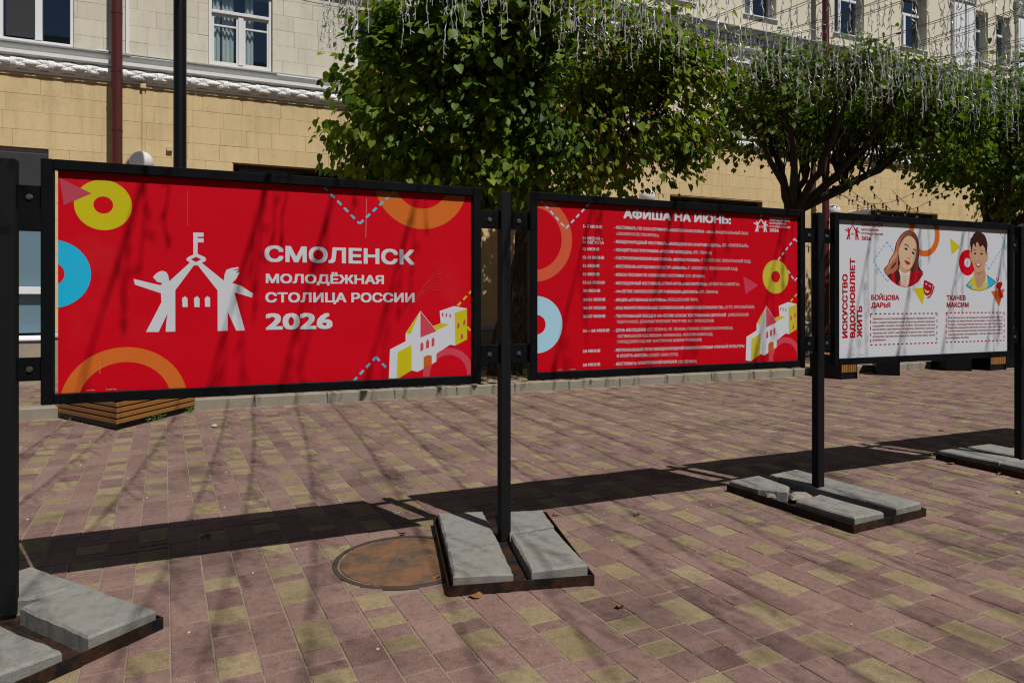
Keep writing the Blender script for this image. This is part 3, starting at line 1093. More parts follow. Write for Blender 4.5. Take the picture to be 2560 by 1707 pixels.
def stand(label, post_x, tray_c, tray_a, tabs):
    e = empty('exhibition_stand', (post_x, YB + 0.03, 0.0), label, 'stand', 'stands holding up the boards')
    T = Matrix.Translation((tray_c[0], tray_c[1], 0)) @ Matrix.Rotation(tray_a, 4, 'Z')
    mb = MB()
    w, d, t = 0.385, 0.55, 0.006
    mb.box(-w + t, w - t, -d + t, d - t, 0.004, 0.010, M=T)
    tray = obj('base_tray', mb, M_TRAY, e)
    for (x0, x1, y0, y1) in ((-w, -w + t, -d, d), (w - t, w, -d, d), (-w + t, w - t, -d, -d + t), (-w + t, w - t, d - t, d)):
        mb = MB(); mb.box(x0, x1, y0, y1, 0.003, 0.055, M=T)
        obj('tray_rim', mb, M_TRAY, tray)
    mb = MB(); mb.box(-0.0345, 0.0345, -d + 0.012, d - 0.012, 0.0105, 0.032, 0.003, M=T)
    obj('tray_crossbar', mb, M_TRAY, tray)
    P = Matrix.Translation((post_x, YB + 0.034, 0)) 
    mb = MB(); mb.box(-0.0325, 0.0325, -0.0325, 0.0325, 0.030, 2.163, 0.004, M=P)
    obj('post', mb, M_POST, e)
    for (xa, xb) in tabs:
        for (z0, z1) in ((1.935, 2.045), (1.118, 1.230)):
            mb = MB(); mb.box(xa, xb, YB + 0.028, YB + 0.036, z0, z1, 0.002)
            tb = obj('bracket_plate', mb, M_FRAME, e)
            mb = MB()
            xm, zm = (xa + xb) / 2, (z0 + z1) / 2
            hexa = [(xm + 0.011 * math.cos(k * math.pi / 3), zm + 0.011 * math.sin(k * math.pi / 3)) for k in range(6)]
            V = [(p[0], YB + 0.0278, p[1]) for p in hexa] + [(p[0], YB + 0.019, p[1]) for p in hexa]
            mb.add(V, [(k, (k + 1) % 6, 6 + (k + 1) % 6, 6 + k) for k in range(6)] + [tuple(range(6, 12))])
            wsh = [(xm + 0.014 * math.cos(k * math.pi / 6), zm + 0.014 * math.sin(k * math.pi / 6)) for k in range(12)]
            V = [(p[0], YB + 0.0278, p[1]) for p in wsh] + [(p[0], YB + 0.025, p[1]) for p in wsh]
            mb.add(V, [(k, (k + 1) % 12, 12 + (k + 1) % 12, 12 + k) for k in range(12)] + [tuple(range(12, 24))])
            obj('bolt', mb, M_STEEL, tb)
    return e

B1 = (PL(101, 700, YB)[0], PL(1203, 700, YB)[0])
B2 = (PL(1326, 700, YB)[0], PL(2014, 700, YB)[0])
B3 = (PL(2087, 700, YB)[0], PL(2535, 700, YB)[0])
P1, P2, P3, P4 = -0.930, 1.582, 4.158, 6.585
B4 = (P4 + 0.165, P4 + 0.165 + 2.2)
stand('black steel post and rusty slab tray at the left edge of the picture', P1, (-0.90, 3.68), rad(39), [(P1 + 0.0325, B1[0])])
stand('black steel post in a rusty tray between the two red posters beside the manhole', P2, (1.54, 3.763), rad(-12.4), [(B1[1], P2 - 0.0325), (P2 + 0.0325, B2[0])])
stand('black steel post in a tray of broken slabs between red and white posters', P3, (4.07, 3.77), rad(4.6), [(B2[1], P3 - 0.0325), (P3 + 0.0325, B3[0])])
stand('black steel post with slab tray at the right edge behind the white poster', P4, (6.57, 3.83), rad(0.0), [(B3[1], P4 - 0.0325), (P4 + 0.0325, B4[0])])

def jag(a, b, n, amp, rr):
    out = []
    dx, dy = b[0] - a[0], b[1] - a[1]
    L = math.hypot(dx, dy)
    for i in range(1, n):
        t = i / n
        o = rr.uniform(-amp, amp)
        out.append((a[0] + dx * t - dy / L * o, a[1] + dy * t + dx / L * o))
    return out

SR = random.Random(3)
TRAYS = {4.9: ((1.54, 3.763), rad(-12.4)), 4.795: ((-0.90, 3.68), rad(39)), 4.2: ((4.07, 3.77), rad(4.6)), 7.84: ((6.57, 3.83), 0.0)}
def slab(pix, sc, ox, oy, label, rough=(), top=0.092, ch=0.011, z0=0.0105, shrink=0.0):
    pts = [G(ox + p[0] / sc, oy + p[1] / sc, top) for p in pix]
    tc, ta = TRAYS[sc]                       # keep the slab between the rims and off the crossbar
    ca, sa = math.cos(ta), math.sin(ta)
    loc = [((p[0] - tc[0]) * ca + (p[1] - tc[1]) * sa, -(p[0] - tc[0]) * sa + (p[1] - tc[1]) * ca) for p in pts]
    side = 1 if sum(q[0] for q in loc) > 0 else -1
    loc = [(side * min(0.374, max(0.044, side * q[0])), min(0.538, max(-0.538, q[1]))) for q in loc]
    pts = [(tc[0] + q[0] * ca - q[1] * sa, tc[1] + q[0] * sa + q[1] * ca) for q in loc]
    if shrink:
        cx = sum(p[0] for p in pts) / len(pts); cy = sum(p[1] for p in pts) / len(pts)
        pts = [(p[0] + (cx - p[0]) * shrink, p[1] + (cy - p[1]) * shrink) for p in pts]
    full = []
    for i, p in enumerate(pts):
        full.append(p)
        q = pts[(i + 1) % len(pts)]
        n = max(2, int(math.hypot(q[0] - p[0], q[1] - p[1]) / (0.022 if i in rough else 0.04)))
        full += jag(p, q, n, 0.0055 if i in rough else 0.0028, SR)
    mb = MB(); mb.prism(full, z0, top, ch)
    o = obj('concrete_slab', mb, M_SLAB)
    tag(o, label, 'slab', 'concrete slabs weighing down the stands')
    return o

s = 4.9
slab([(220, 205), (770, 180), (985, 598), (340, 648)], s, 1050, 1240, 'grey slab with the post shadow across it, rear left in the central tray', (2,))
slab([(342, 656), (985, 606), (1150, 955), (405, 972)], s, 1050, 1240, 'grey slab at the front left corner of the central tray', (0,))
slab([(950, 188), (1500, 163), (1642, 355), (1085, 452)], s, 1050, 1240, 'grey slab at the rear right of the central tray behind the post', (2,))
slab([(1112, 468), (1640, 385), (2052, 832), (1368, 915)], s, 1050, 1240, 'grey slab at the front right corner of the central tray', (0,))
s = 4.795
slab([(60, 245), (390, 157), (968, 365), (485, 530), (170, 560)], s, 0, 1380, 'grey slab at the rear right of the tray by the left picture edge', (2, 3))
slab([(240, 652), (500, 545), (968, 372), (1868, 690), (1060, 1012)], s, 0, 1380, 'large grey slab with blue edge stain, front right in the left tray', (1,))
slab([(-420, 655), (0, 838), (762, 1192), (0, 1450), (-1000, 1010)], s, 0, 1380, 'grey slab cut by the bottom left corner of the picture', (2,))
s = 4.2
slab([(560, 188), (825, 135), (2165, 482), (1895, 545), (740, 262)], s, 1790, 1140, 'long unbroken slab in the tray under the white poster', ())
slab([(140, 250), (435, 197), (772, 312), (748, 368), (440, 338)], s, 1790, 1140, 'slab with a rough broken face in the tray under the white poster', (2, 3))
slab([(838, 462), (1090, 396), (1778, 590), (1455, 642)], s, 1790, 1140, 'front slab before the post in the tray under the white poster', (0,))
s = 7.84
slab([(362, 665), (745, 600), (1985, 835), (1555, 893)], s, 2300, 1040, 'slab with a post shadow in the tray at the right edge', (2,))
slab([(1568, 903), (2000, 845), (2760, 985), (2380, 1065)], s, 2300, 1040, 'slab past the crack, cut by the right picture edge', (0,))
slab([(890, 585), (1240, 517), (2700, 790), (2360, 862)], s, 2300, 1040, 'rear slab behind the post in the tray at the right edge', ())

def rubble(c, r, label, rr, flat=0.7, z=0.0105, mat=None):
    mb = MB()
    nu, nv = 9, 6
    V = []
    for i in range(nv + 1):
        th = math.pi * i / nv
        for k in range(nu):
            a = 2 * math.pi * k / nu
            q = 1 + rr.uniform(-0.22, 0.22)
            V.append((c[0] + r[0] * math.sin(th) * math.cos(a) * q, c[1] + r[1] * math.sin(th) * math.sin(a) * q, z + r[2] - r[2] * math.cos(th)))
    mb.add(V, [(i * nu + k, i * nu + (k + 1) % nu, (i + 1) * nu + (k + 1) % nu, (i + 1) * nu + k) for i in range(nv) for k in range(nu)])
    o = obj('concrete_chunk', mb, mat or M_BREAK)
    tag(o, label, 'rubble', 'broken concrete pieces in the tray')
    return o
s = 4.2
def rub(x, y, z): return G(1790 + x / s, 1140 + y / s, z)
rubble(rub(640, 240, 0.06), (0.085, 0.055, 0.045), 'rough chunk standing between the two rear slabs under the white poster', SR)
rubble(rub(880, 420, 0.05), (0.10, 0.09, 0.034), 'flat broken chunk before the foot of the post under the white poster', SR)
rubble(rub(620, 395, 0.05), (0.10, 0.05, 0.030), 'crumbled chunk under the broken slab face under the white poster', SR)
rubble(rub(470, 440, 0.012), (0.025, 0.018, 0.016), 'small pale chip on the paving against the tray under the white poster', SR, z=0.0, mat=M_STONE)

# ------------------------------------------------------------------ boards
WHITE = (0.55, 0.575, 0.63)
RED = (0.53, 0.0025, 0.012)
RED2 = (0.49, 0.0022, 0.010)
YELLOW = (0.50, 0.44, 0.010)
CYAN = (0.012, 0.42, 0.68)
ORANGE = (0.56, 0.13, 0.020)
PINKI = (0.52, 0.055, 0.085)
DRED = (0.36, 0.006, 0.018)

def board(label, xr, panel_col, gap=0.0):
    x0, x1 = xr
    e = empty('display_board', ((x0 + x1) / 2, YB, ZB), label, 'display board', 'boards in the street exhibition')
    f = 0.05
    mb = MB()
    mb.box(x0, x0 + f, YB, YB + 0.05, ZB, ZT, 0.0035)
    mb.box(x1 - f, x1, YB, YB + 0.05, ZB, ZT, 0.0035)
    mb.box(x0 + f, x1 - f, YB + 0.0005, YB + 0.0495, ZT - f, ZT - 0.0004, 0.0035)
    mb.box(x0 + f, x1 - f, YB + 0.0005, YB + 0.0495, ZB + 0.0004, ZB + f, 0.0035)
    obj('frame', mb, M_FRAME, e)
    mb = MB(); mb.box(x0 + f + gap, x1 - f, PYF, PYF + 0.006, ZB + f, ZT - f)
    p = obj('panel', mb, ink(panel_col), e)
    p['clip'] = 0
    del p['clip']
    return e, p, (x0 + f + gap + 0.0008, x1 - f - 0.0008, ZB + f + 0.0008, ZT - f - 0.0008)

class Print:
    """flat inks lying on a panel, each a little above the one below"""
    def __init__(s, rect):
        s.rect = rect; s.mb = MB(); s.mats = []; s.k = 0

    def col(s, c):
        m = ink(c)
        if m not in s.mats: s.mats.append(m)
        return s.mats.index(m)

    def tri(s, P, mi, y):
        x0, x1, z0, z1 = s.rect
        poly = list(P)
        for ax, lim, sg in ((0, x0, 1), (0, x1, -1), (1, z0, 1), (1, z1, -1)):
            out = []
            for i in range(len(poly)):
                a, b = poly[i], poly[(i + 1) % len(poly)]
                ia, ib = (a[ax] - lim) * sg >= 0, (b[ax] - lim) * sg >= 0
                if ia: out.append(a)
                if ia != ib:
                    t = (lim - a[ax]) / (b[ax] - a[ax])
                    out.append((a[0] + (b[0] - a[0]) * t, a[1] + (b[1] - a[1]) * t))
            poly = out
            if len(poly) < 3: return
        A = sum(poly[i][0] * poly[(i + 1) % len(poly)][1] - poly[(i + 1) % len(poly)][0] * poly[i][1] for i in range(len(poly)))
        if A < 0: poly = poly[::-1]
        s.mb.add([(p[0], y, p[1]) for p in poly], [tuple(range(len(poly)))], mi)

    def y(s): 
        s.k += 1
        return PYF - 0.0002 - 0.00005 * s.k

    def poly(s, pts, c, smooth=False):
        if smooth:
            n = len(pts); q = []
            for i in range(n):
                p0, p1, p2, p3 = pts[i - 1], pts[i], pts[(i + 1) % n], pts[(i + 2) % n]
                for t in (0.0, 0.25, 0.5, 0.75):
                    q.append(tuple(0.5 * ((2 * p1[d]) + (p2[d] - p0[d]) * t + (2 * p0[d] - 5 * p1[d] + 4 * p2[d] - p3[d]) * t * t + (3 * p1[d] - p0[d] - 3 * p2[d] + p3[d]) * t ** 3) for d in (0, 1)))
            pts = q
        mi, y = s.col(c), s.y()
        for t in tessellate_polygon([[Vector((p[0], p[1], 0)) for p in pts]]):
            s.tri([pts[i] for i in t], mi, y)

    def ring(s, c, ro, ri, col, ax=1.0, n=72, ax2=None):
        mi, y = s.col(col), s.y()
        ax2 = ax if ax2 is None else ax2
        for i in range(n):
            a, b = 2 * math.pi * i / n, 2 * math.pi * (i + 1) / n
            q = [(c[0] + ro * ax * math.cos(a), c[1] + ro * math.sin(a)), (c[0] + ro * ax * math.cos(b), c[1] + ro * math.sin(b)),
                 (c[0] + ri * ax2 * math.cos(b), c[1] + ri * math.sin(b)), (c[0] + ri * ax2 * math.cos(a), c[1] + ri * math.sin(a))]
            s.tri(q if ri > 0 else q[:3], mi, y)

    def line(s, a, b, w, col):
        mi, y = s.col(col), s.y()
        d = Vector((b[0] - a[0], b[1] - a[1])); n = Vector((-d.y, d.x)).normalized() * w / 2
        s.tri([(a[0] + n.x, a[1] + n.y), (a[0] - n.x, a[1] - n.y), (b[0] - n.x, b[1] - n.y), (b[0] + n.x, b[1] + n.y)], mi, y)

    def dashes(s, pts, on, off, w, col):
        mi, y = s.col(col), s.y()
        for a, b in zip(pts[:-1], pts[1:]):
            d = Vector((b[0] - a[0], b[1] - a[1])); L = d.length
            if L < 1e-6: continue
            d.normalize(); n = Vector((-d.y, d.x)) * w / 2
            t = 0.0
            while t < L:
                e = min(L, t + on)
                p, q = (a[0] + d.x * t, a[1] + d.y * t), (a[0] + d.x * e, a[1] + d.y * e)
                s.tri([(p[0] + n.x, p[1] + n.y), (p[0] - n.x, p[1] - n.y), (q[0] - n.x, q[1] - n.y), (q[0] + n.x, q[1] + n.y)], mi, y)
                t += on + off

    def out(s, name, parent):
        o = s.build(name, parent)
        s.mb, s.mats = MB(), []
        return o

    def build(s, name, parent):
        if s.mb.f:
            return obj(name, s.mb, s.mats, parent)

# --- all lettering is set first, then turned to outlines in one go
TXT = []
def text(panel, name, body, conv, x0, y0, x1, cap, col, bold=0.0, rot=False):
    TXT.append((panel, name, body, conv, x0, y0, x1, cap, col, bold, rot))

def fill_text(me):
    """fill letter outlines by horizontal bands (outlines may overlap), letter by letter"""
    V = [(v.co.x, v.co.y) for v in me.vertices]
    nb = {}
    for e in me.edges:
        a, b = e.vertices
        nb.setdefault(a, []).append(b); nb.setdefault(b, []).append(a)
    seen, loops = set(), []
    for s0 in sorted(nb):
        if s0 in seen: continue
        L, c, prev = [s0], s0, None
        seen.add(s0)
        while True:
            n = [q for q in nb[c] if q != prev and q not in seen]
            if not n: break
            n.sort(key=lambda q: 0 if q == c + 1 else 1)
            prev, c = c, n[0]
            seen.add(c); L.append(c)
        loops.append([V[i] for i in L])
    loops.sort(key=lambda L: min(p[0] for p in L))
    clusters, cur, hi = [], [], -1e9
    for L in loops:
        lo = min(p[0] for p in L)
        if lo > hi - 0.004 and cur:
            clusters.append(cur); cur = []; hi = -1e9
        cur.append(L); hi = max(hi, max(p[0] for p in L))
    if cur: clusters.append(cur)
    OV, OF = [], []
    for cl in clusters:
        x0 = min(p[0] for L in cl for p in L)
        key = tuple((round(p[0] - x0, 3), round(p[1], 3)) for L in cl for p in L)
        if key not in GLYPH:
            ed = []
            for L in cl:
                for i in range(len(L)):
                    a, b = L[i], L[(i + 1) % len(L)]
                    if abs(a[1] - b[1]) < 1e-6: continue
                    up = a[1] < b[1]
                    p, q = (a, b) if up else (b, a)
                    ed.append((p[0] - x0, p[1], q[0] - x0, q[1], 1 if up else -1))
            ys = {round(v, 5) for e in ed for v in (e[1], e[3])}
            for i in range(len(ed)):
                for j in range(i):
                    A, B = ed[i], ed[j]
                    lo, hi_ = max(A[1], B[1]), min(A[3], B[3])
                    if hi_ - lo < 1e-4: continue
                    f = lambda E, y: E[0] + (E[2] - E[0]) * (y - E[1]) / (E[3] - E[1])
                    d0, d1 = f(A, lo) - f(B, lo), f(A, hi_) - f(B, hi_)
                    if d0 * d1 < -1e-9: ys.add(round(lo + (hi_ - lo) * d0 / (d0 - d1), 5))
            ys = sorted(ys)
            quads = []
            for y0, y1 in zip(ys[:-1], ys[1:]):
                if y1 - y0 < 2e-4: continue
                ym = (y0 + y1) / 2
                X = []
                for e in ed:
                    if e[1] < ym < e[3]:
                        s_ = (e[2] - e[0]) / (e[3] - e[1])
                        X.append((e[0] + s_ * (ym - e[1]), e[0] + s_ * (y0 - e[1]), e[0] + s_ * (y1 - e[1]), e[4]))
                X.sort()
                wn = 0
                for k, c in enumerate(X):
                    if wn == 0: st = c
                    wn += c[3]
                    if wn == 0: quads.append((st[1], y0, c[1], y0, c[2], y1, st[2], y1))
            GLYPH[key] = quads
        for q in GLYPH[key]:
            o = len(OV)
            OV += [(q[i] + x0, q[i + 1], 0.0) for i in (0, 2, 4, 6)]
            OF.append((o, o + 1, o + 2, o + 3))
    return np.array(OV), OF

GLYPH = {}
def set_text():
    jobs = []
    keys = {}
    for t in TXT:
        for body in (t[2], 'Н'):
            k = body
            if k not in keys:
                cu = bpy.data.curves.new('lettering', 'FONT')
                cu.body = body; cu.size = 1.0; cu.resolution_u = 3 if (len(body) < 16 and t[7] > 35) else 1
                cu.fill_mode = 'NONE'
                o = bpy.data.objects.new('lettering', cu)
                COL.objects.link(o)
                keys[k] = o
    dg = bpy.context.evaluated_depsgraph_get()
    meshes = {}
    for k, o in keys.items():
        me = bpy.data.meshes.new_from_object(o.evaluated_get(dg))
        meshes[k] = fill_text(me)
        bpy.data.meshes.remove(me)
    for o in keys.values():
        cu = o.data
        bpy.data.objects.remove(o)
        bpy.data.curves.remove(cu)
    for panel, name, body, conv, x0, y0, x1, cap, col, bold, rot in TXT:
        V, Fs = meshes[body]
        H = meshes['Н'][0]
        b0, ch = H[:, 1].min(), H[:, 1].max() - H[:, 1].min()
        mn, mx = V[:, 0].min() - bold, V[:, 0].max() + bold
        b0 -= bold; ch += 2 * bold
        mb = MB()
        V0 = V
        if not rot:
            X0, Z0 = PL(*conv(x0, y0), PYF)
            X1, _ = PL(*conv(x1, y0), PYF)
            _, Zc = PL(*conv(x0, y0 - cap), PYF)
            sx, sz = (X1 - X0) / (mx - mn), (Zc - Z0) / ch
            put = lambda a, b, y: [(X0 + (v[0] + a - mn) * sx, y, Z0 + (v[1] + b - b0) * sz) for v in V]
        else:                                   # reads upwards: x0 = baseline column, y0 = lower end, x1 = upper end (a row), cap = column of the cap line
            Xb, Z0 = PL(*conv(x0, y0), PYF)
            Xc, _ = PL(*conv(cap, y0), PYF)
            _, Z1 = PL(*conv(x0, x1), PYF)
            sl, sc_ = (Z1 - Z0) / (mx - mn), (Xb - Xc) / ch
            put = lambda a, b, y: [(Xb - (v[1] + b - b0) * sc_, y, Z0 + (v[0] + a - mn) * sl) for v in V]
        shifts = [(0, 0)] if bold == 0 else [(a * bold, b * bold) for a in (-1, 1) for b in (-1, 1)]     # heavier strokes: the same letter struck four times
        for k, (a, b) in enumerate(shifts):
            mb.add(put(a, b, PYF - 0.0014 - 0.00006 * k), Fs)
        obj(name, mb, ink(col), panel)
    TXT.clear()

def cv(ox, oy, s): return lambda x, y: (ox + x / s, oy + y / s)
c1, c2, c3 = cv(0, 380, 1.92787), cv(1180, 460, 2.6727), cv(2000, 480, 3.266)
ce, cc, cg, cb = cv(320, 560, 5.2265), cv(940, 700, 5.6), cv(2190, 560, 7.84), cv(2360, 550, 6.8167)
cc2 = cv(1780, 720, 6.533)
def Q(conv, *pts): return [PL(*conv(x, y), PYF) for x, y in pts]
def RR(conv, x, y, r):
    c = PL(*conv(x, y), PYF); t = PL(*conv(x, y - r), PYF)
    return c, t[1] - c[1]

EMB = [[(73, 717), (420, 800), (455, 775), (380, 755), (325, 695), (365, 650), (410, 620), (450, 612), (500, 628), (525, 670), (540, 748), (808, 505), (862, 540), (618, 865),
        (618, 1405), (492, 1407), (500, 1280), (518, 1165), (400, 1410), (235, 1410), (437, 1020), (430, 905), (90, 792)],
       [(965, 510), (1252, 740), (1262, 660), (1285, 600), (1340, 578), (1440, 562), (1450, 580), (1365, 605), (1455, 602), (1405, 635), (1457, 632), (1420, 710), (1360, 772),
        (1470, 803), (1633, 908), (1620, 962), (1388, 893), (1528, 1390), (1415, 1393), (1302, 1145), (1302, 1393), (1172, 1398), (1170, 868), (912, 540)],
       [(853, 110), (988, 115), (988, 167), (910, 167), (910, 188), (988, 188), (988, 241), (910, 241), (910, 392), (853, 400)],
       [(880, 391), (853, 400), (790, 430), (765, 450), (765, 475), (808, 505), (862, 540), (888, 541), (888, 497), (820, 463), (888, 430)],
       [(880, 391), (910, 390), (1000, 432), (1020, 455), (1017, 480), (965, 510), (912, 540), (888, 541), (888, 497), (960, 463), (888, 430)],
       [(707, 970), (743, 943), (778, 970), (780, 1085), (712, 1085)], [(862, 972), (900, 940), (935, 972), (935, 1085), (868, 1085)],
       [(1003, 970), (1040, 940), (1073, 968), (1072, 1082), (1008, 1082)]]
EX = [Q(ce, *p) for p in EMB]
def bbox(polys):
    xs = [p[0] for q in polys for p in q]; zs = [p[1] for q in polys for p in q]
    return min(xs), max(xs), min(zs), max(zs)
EB = bbox(EX)
def remap(polys, src, dst):
    return [[(dst[0] + (p[0] - src[0]) / (src[1] - src[0]) * (dst[1] - dst[0]), dst[2] + (p[1] - src[2]) / (src[3] - src[2]) * (dst[3] - dst[2])) for p in q] for q in polys]
def emblem(rect, panel, polys, col):
    pr = Print(rect)
    for q in polys: pr.poly(q, col)
    pr.build('emblem', panel)

CAS = [((180, 1375), (195, 970), (412, 858), (415, 740), (622, 430), (795, 645), (905, 603), (890, 433), (1090, 365), (1272, 397), (1275, 830), (1110, 917), (1035, 905), (845, 1030),
        (845, 1140), (783, 1175), (665, 1240), (582, 1285), (497, 1265), (290, 1388)),
       ((303, 1010), (497, 907), (497, 1265), (290, 1386)), ((415, 740), (612, 450), (480, 760)), ((622, 440), (845, 715), (622, 805)),
       ((797, 645), (905, 603), (1030, 620), (842, 702)), ((1100, 460), (1272, 402), (1275, 830), (1110, 917)),
       ((920, 460), (942, 455), (942, 508), (922, 510)), ((975, 467), (993, 463), (993, 517), (975, 517)), ((1030, 478), (1048, 474), (1048, 525), (1030, 527)),
       ((621, 905), (641, 860), (664, 895), (664, 975), (621, 998)), ((700, 868), (721, 822), (744, 860), (744, 940), (700, 963)), ((777, 840), (797, 797), (818, 830), (818, 912), (779, 936)),
       ((1137, 625), (1152, 592), (1168, 615), (1168, 665), (1137, 682)), ((1220, 578), (1236, 545), (1251, 570), (1251, 617), (1220, 634)), ((1186, 778), (1203, 743), (1218, 768), (1218, 815), (1188, 830)),
       ((667, 1240), (667, 1090), (690, 1062), (740, 1047), (780, 1062), (780, 1183))]
CCOL = [WHITE, YELLOW, YELLOW, PINKI, YELLOW, YELLOW] + [PINKI] * 9 + [(0.50, 0.10, 0.018)]
CXZ = [Q(cc, *p) for p in CAS]
CB = bbox(CXZ)

# --- first red board
e1, p1, r1 = board('large red poster board with white title lettering and a pair of dancing figures', B1, RED, 0.016)
pr = Print(r1)
c, r = RR(c1, 498, 256, 121); pr.ring(c, r, r * 0.34, YELLOW)
pr.out('ring_print', p1)
c, r = RR(c1, 246, 587, 166); pr.ring(c, r, r * 0.335, CYAN)
pr.out('ring_print', p1)
c, r = RR(c1, 605, 1210, 270); pr.ring(c, r, r * 0.735, ORANGE)
pr.out('ring_print', p1)
c, r = RR(c1, 2032, 140, 232); pr.ring(c, r, r * 0.575, ORANGE)
pr.out('ring_print', p1)
c, r = RR(cc, 1015, 1320, 370); pr.ring(c, r, r * 0.735, PINKI)
pr.out('ring_print', p1)
pr.poly(Q(c1, (287, 125), (441, 200), (308, 257)), (0.42, 0.055, 0.085))
pr.out('triangle_print', p1)
pr = Print(r1)
pr.k = 7
DON, DOF, DW = 0.030, 0.022, 0.0125
pr.dashes(Q(c1, (1560, 168), (1733, 346)), DON, DOF, DW, (0.10, 0.45, 0.66))
pr.out('dashed_line', p1)
pr.dashes(Q(c1, (1733, 346), (1905, 186)), DON, DOF, DW, (0.10, 0.45, 0.66))
pr.out('dashed_line', p1)
pr.dashes(Q(c1, (1703, 1104), (1812, 988), (1868, 1046)), DON, DOF, DW, (0.10, 0.45, 0.66))
pr.out('dashed_line', p1)
pr.dashes(Q(cc, (1350, 140), (1128, 375)), DON, DOF, DW, YELLOW)
pr.out('dashed_line', p1)
pr.dashes(Q(cc, (1278, 655), (1350, 745)), DON, DOF, DW, YELLOW)
pr.out('dashed_line', p1)
pr = Print(r1)
pr.k = 10
for q, col in zip(CXZ, CCOL): pr.poly(q, col)
pr.poly(Q(cc, (280, 1380), (302, 1355), (326, 1380), (302, 1403)), (0.10, 0.45, 0.66))
pr.build('fortress_drawing', p1)
emblem(r1, p1, EX, WHITE)
pr = Print(r1); pr.k = 12
pr.line(*Q(c1, (1766, 225), (1763, 415)), 0.0022, (0.62, 0.25, 0.27))
pr.line(*Q(c1, (905, 190), (905, 360)), 0.0016, (0.55, 0.10, 0.12))
pr.line(*Q(c1, (480, 1010), (482, 1068)), 0.0016, (0.55, 0.30, 0.2))
for k in range(7):
    a0 = SR.uniform(0, 0.1)
    pts = [(1960 + 170 * t + 12 * k * (1 - t), 770 - 60 * k * 0.25 - 110 * math.sin((t + a0) * 1.5)) for t in (0, 0.25, 0.5, 0.75, 1.0)]
    for a, b in zip(pts[:-1], pts[1:]): pr.line(*Q(c1, a, b), 0.0011, (0.53, 0.07, 0.085))
pr.build('scratches', p1)['kind'] = 'stuff'
BOLD = 0.034
text(p1, 'title_lettering', 'СМОЛЕНСК', c1, 1275, 529, 1997, 79, WHITE, BOLD)
text(p1, 'title_lettering', 'МОЛОДЁЖНАЯ', c1, 1281, 632, 1850, 46, WHITE, BOLD)
text(p1, 'title_lettering', 'СТОЛИЦА РОССИИ', c1, 1279, 725, 1997, 49, WHITE, BOLD)
text(p1, 'title_lettering', '2026', c1, 1279, 857, 1603, 84, WHITE, BOLD)
text(p1, 'small_lettering', 'App Store', c1, 417, 1150, 458, 6, WHITE, 0.0)
text(p1, 'small_lettering', 'Google Play', c1, 510, 1146, 560, 6, WHITE, 0.0)

# --- second red board with the programme
e2, p2, r2 = board('red poster board with a long dated list of events between two black posts', B2, RED2, 0.004)
pr = Print(r2)
c, r = RR(c2, 411, 365, 290); pr.ring(c, r, r * 0.725, (0.56, 0.095, 0.045))
pr.out('ring_print', p2)
c, r = RR(c2, 433, 940, 191); pr.ring(c, r, r * 0.34, (0.34, 0.57, 0.70))
pr.out('ring_print', p2)
c, r = RR(c2, 2029, 620, 112); pr.ring(c, r, r * 0.34, (0.50, 0.42, 0.04))
pr.out('ring_print', p2)
c, r = RR(cc2, 1195, 1150, 348); pr.ring(c, r, r * 0.735, PINKI)
pr.out('ring_print', p2)
pr.poly(Q(c2, (1812, 615), (1913, 676), (1828, 735)), (0.50, 0.045, 0.085))
pr.out('triangle_print', p2)
pr = Print(r2)
pr.k = 7
LB = (0.32, 0.55, 0.68)
for pts in (((450, 100), (627, 297)), ((627, 297), (795, 120)), ((2045, 508), (2155, 366)), ((2155, 366), (2185, 402)), ((2110, 578), (2155, 646)), ((2155, 646), (2187, 608))):
    pr.dashes(Q(c2, *pts), DON, DOF, DW, LB)
    pr.out('dashed_line', p2)
pr.dashes(Q(c2, (2170, 735), (2118, 797)), DON, DOF, DW, (0.50, 0.42, 0.04))
pr.out('dashed_line', p2)
xa, zb = PL(*cc2(550, 1190), PYF); xb, zt = PL(*cc2(1383, 232), PYF)
_, zt = PL(*cc2(1235, 228), PYF); _, zb = PL(*cc2(632, 1193), PYF)
pr = Print(r2); pr.k = 10
for q, col in zip(remap(CXZ, CB, (xa, xb, zb, zt)), CCOL): pr.poly(q, (0.50, 0.42, 0.04) if col == YELLOW else col)
pr.build('fortress_drawing', p2)
xa, zb = PL(*c2(1880, 318), PYF); xb, _ = PL(*c2(1979, 318), PYF); _, zt = PL(*c2(1932, 205), PYF)
emblem(r2, p2, remap(EX, EB, (xa, xb, zb, zt)), WHITE)
text(p2, 'heading_lettering', 'АФИША НА ИЮНЬ:', c2, 1011, 230, 1729, 61, WHITE, 0.045)
text(p2, 'small_lettering', 'СМОЛЕНСК', c2, 1987, 245, 2123, 23, WHITE, 0.03)
text(p2, 'small_lettering', 'МОЛОДЁЖНАЯ', c2, 1987, 268, 2095, 13, WHITE, 0.02)
text(p2, 'small_lettering', 'СТОЛИЦА РОССИИ', c2, 1987, 290, 2125, 13, WHITE, 0.02)
text(p2, 'small_lettering', '2026', c2, 1987, 319, 2048, 22, WHITE, 0.03)
text(p2, 'small_lettering', 'App Store', c2, 572, 1243, 606, 6, WHITE, 0.0)
text(p2, 'small_lettering', 'Google Play', c2, 650, 1240, 690, 6, WHITE, 0.0)
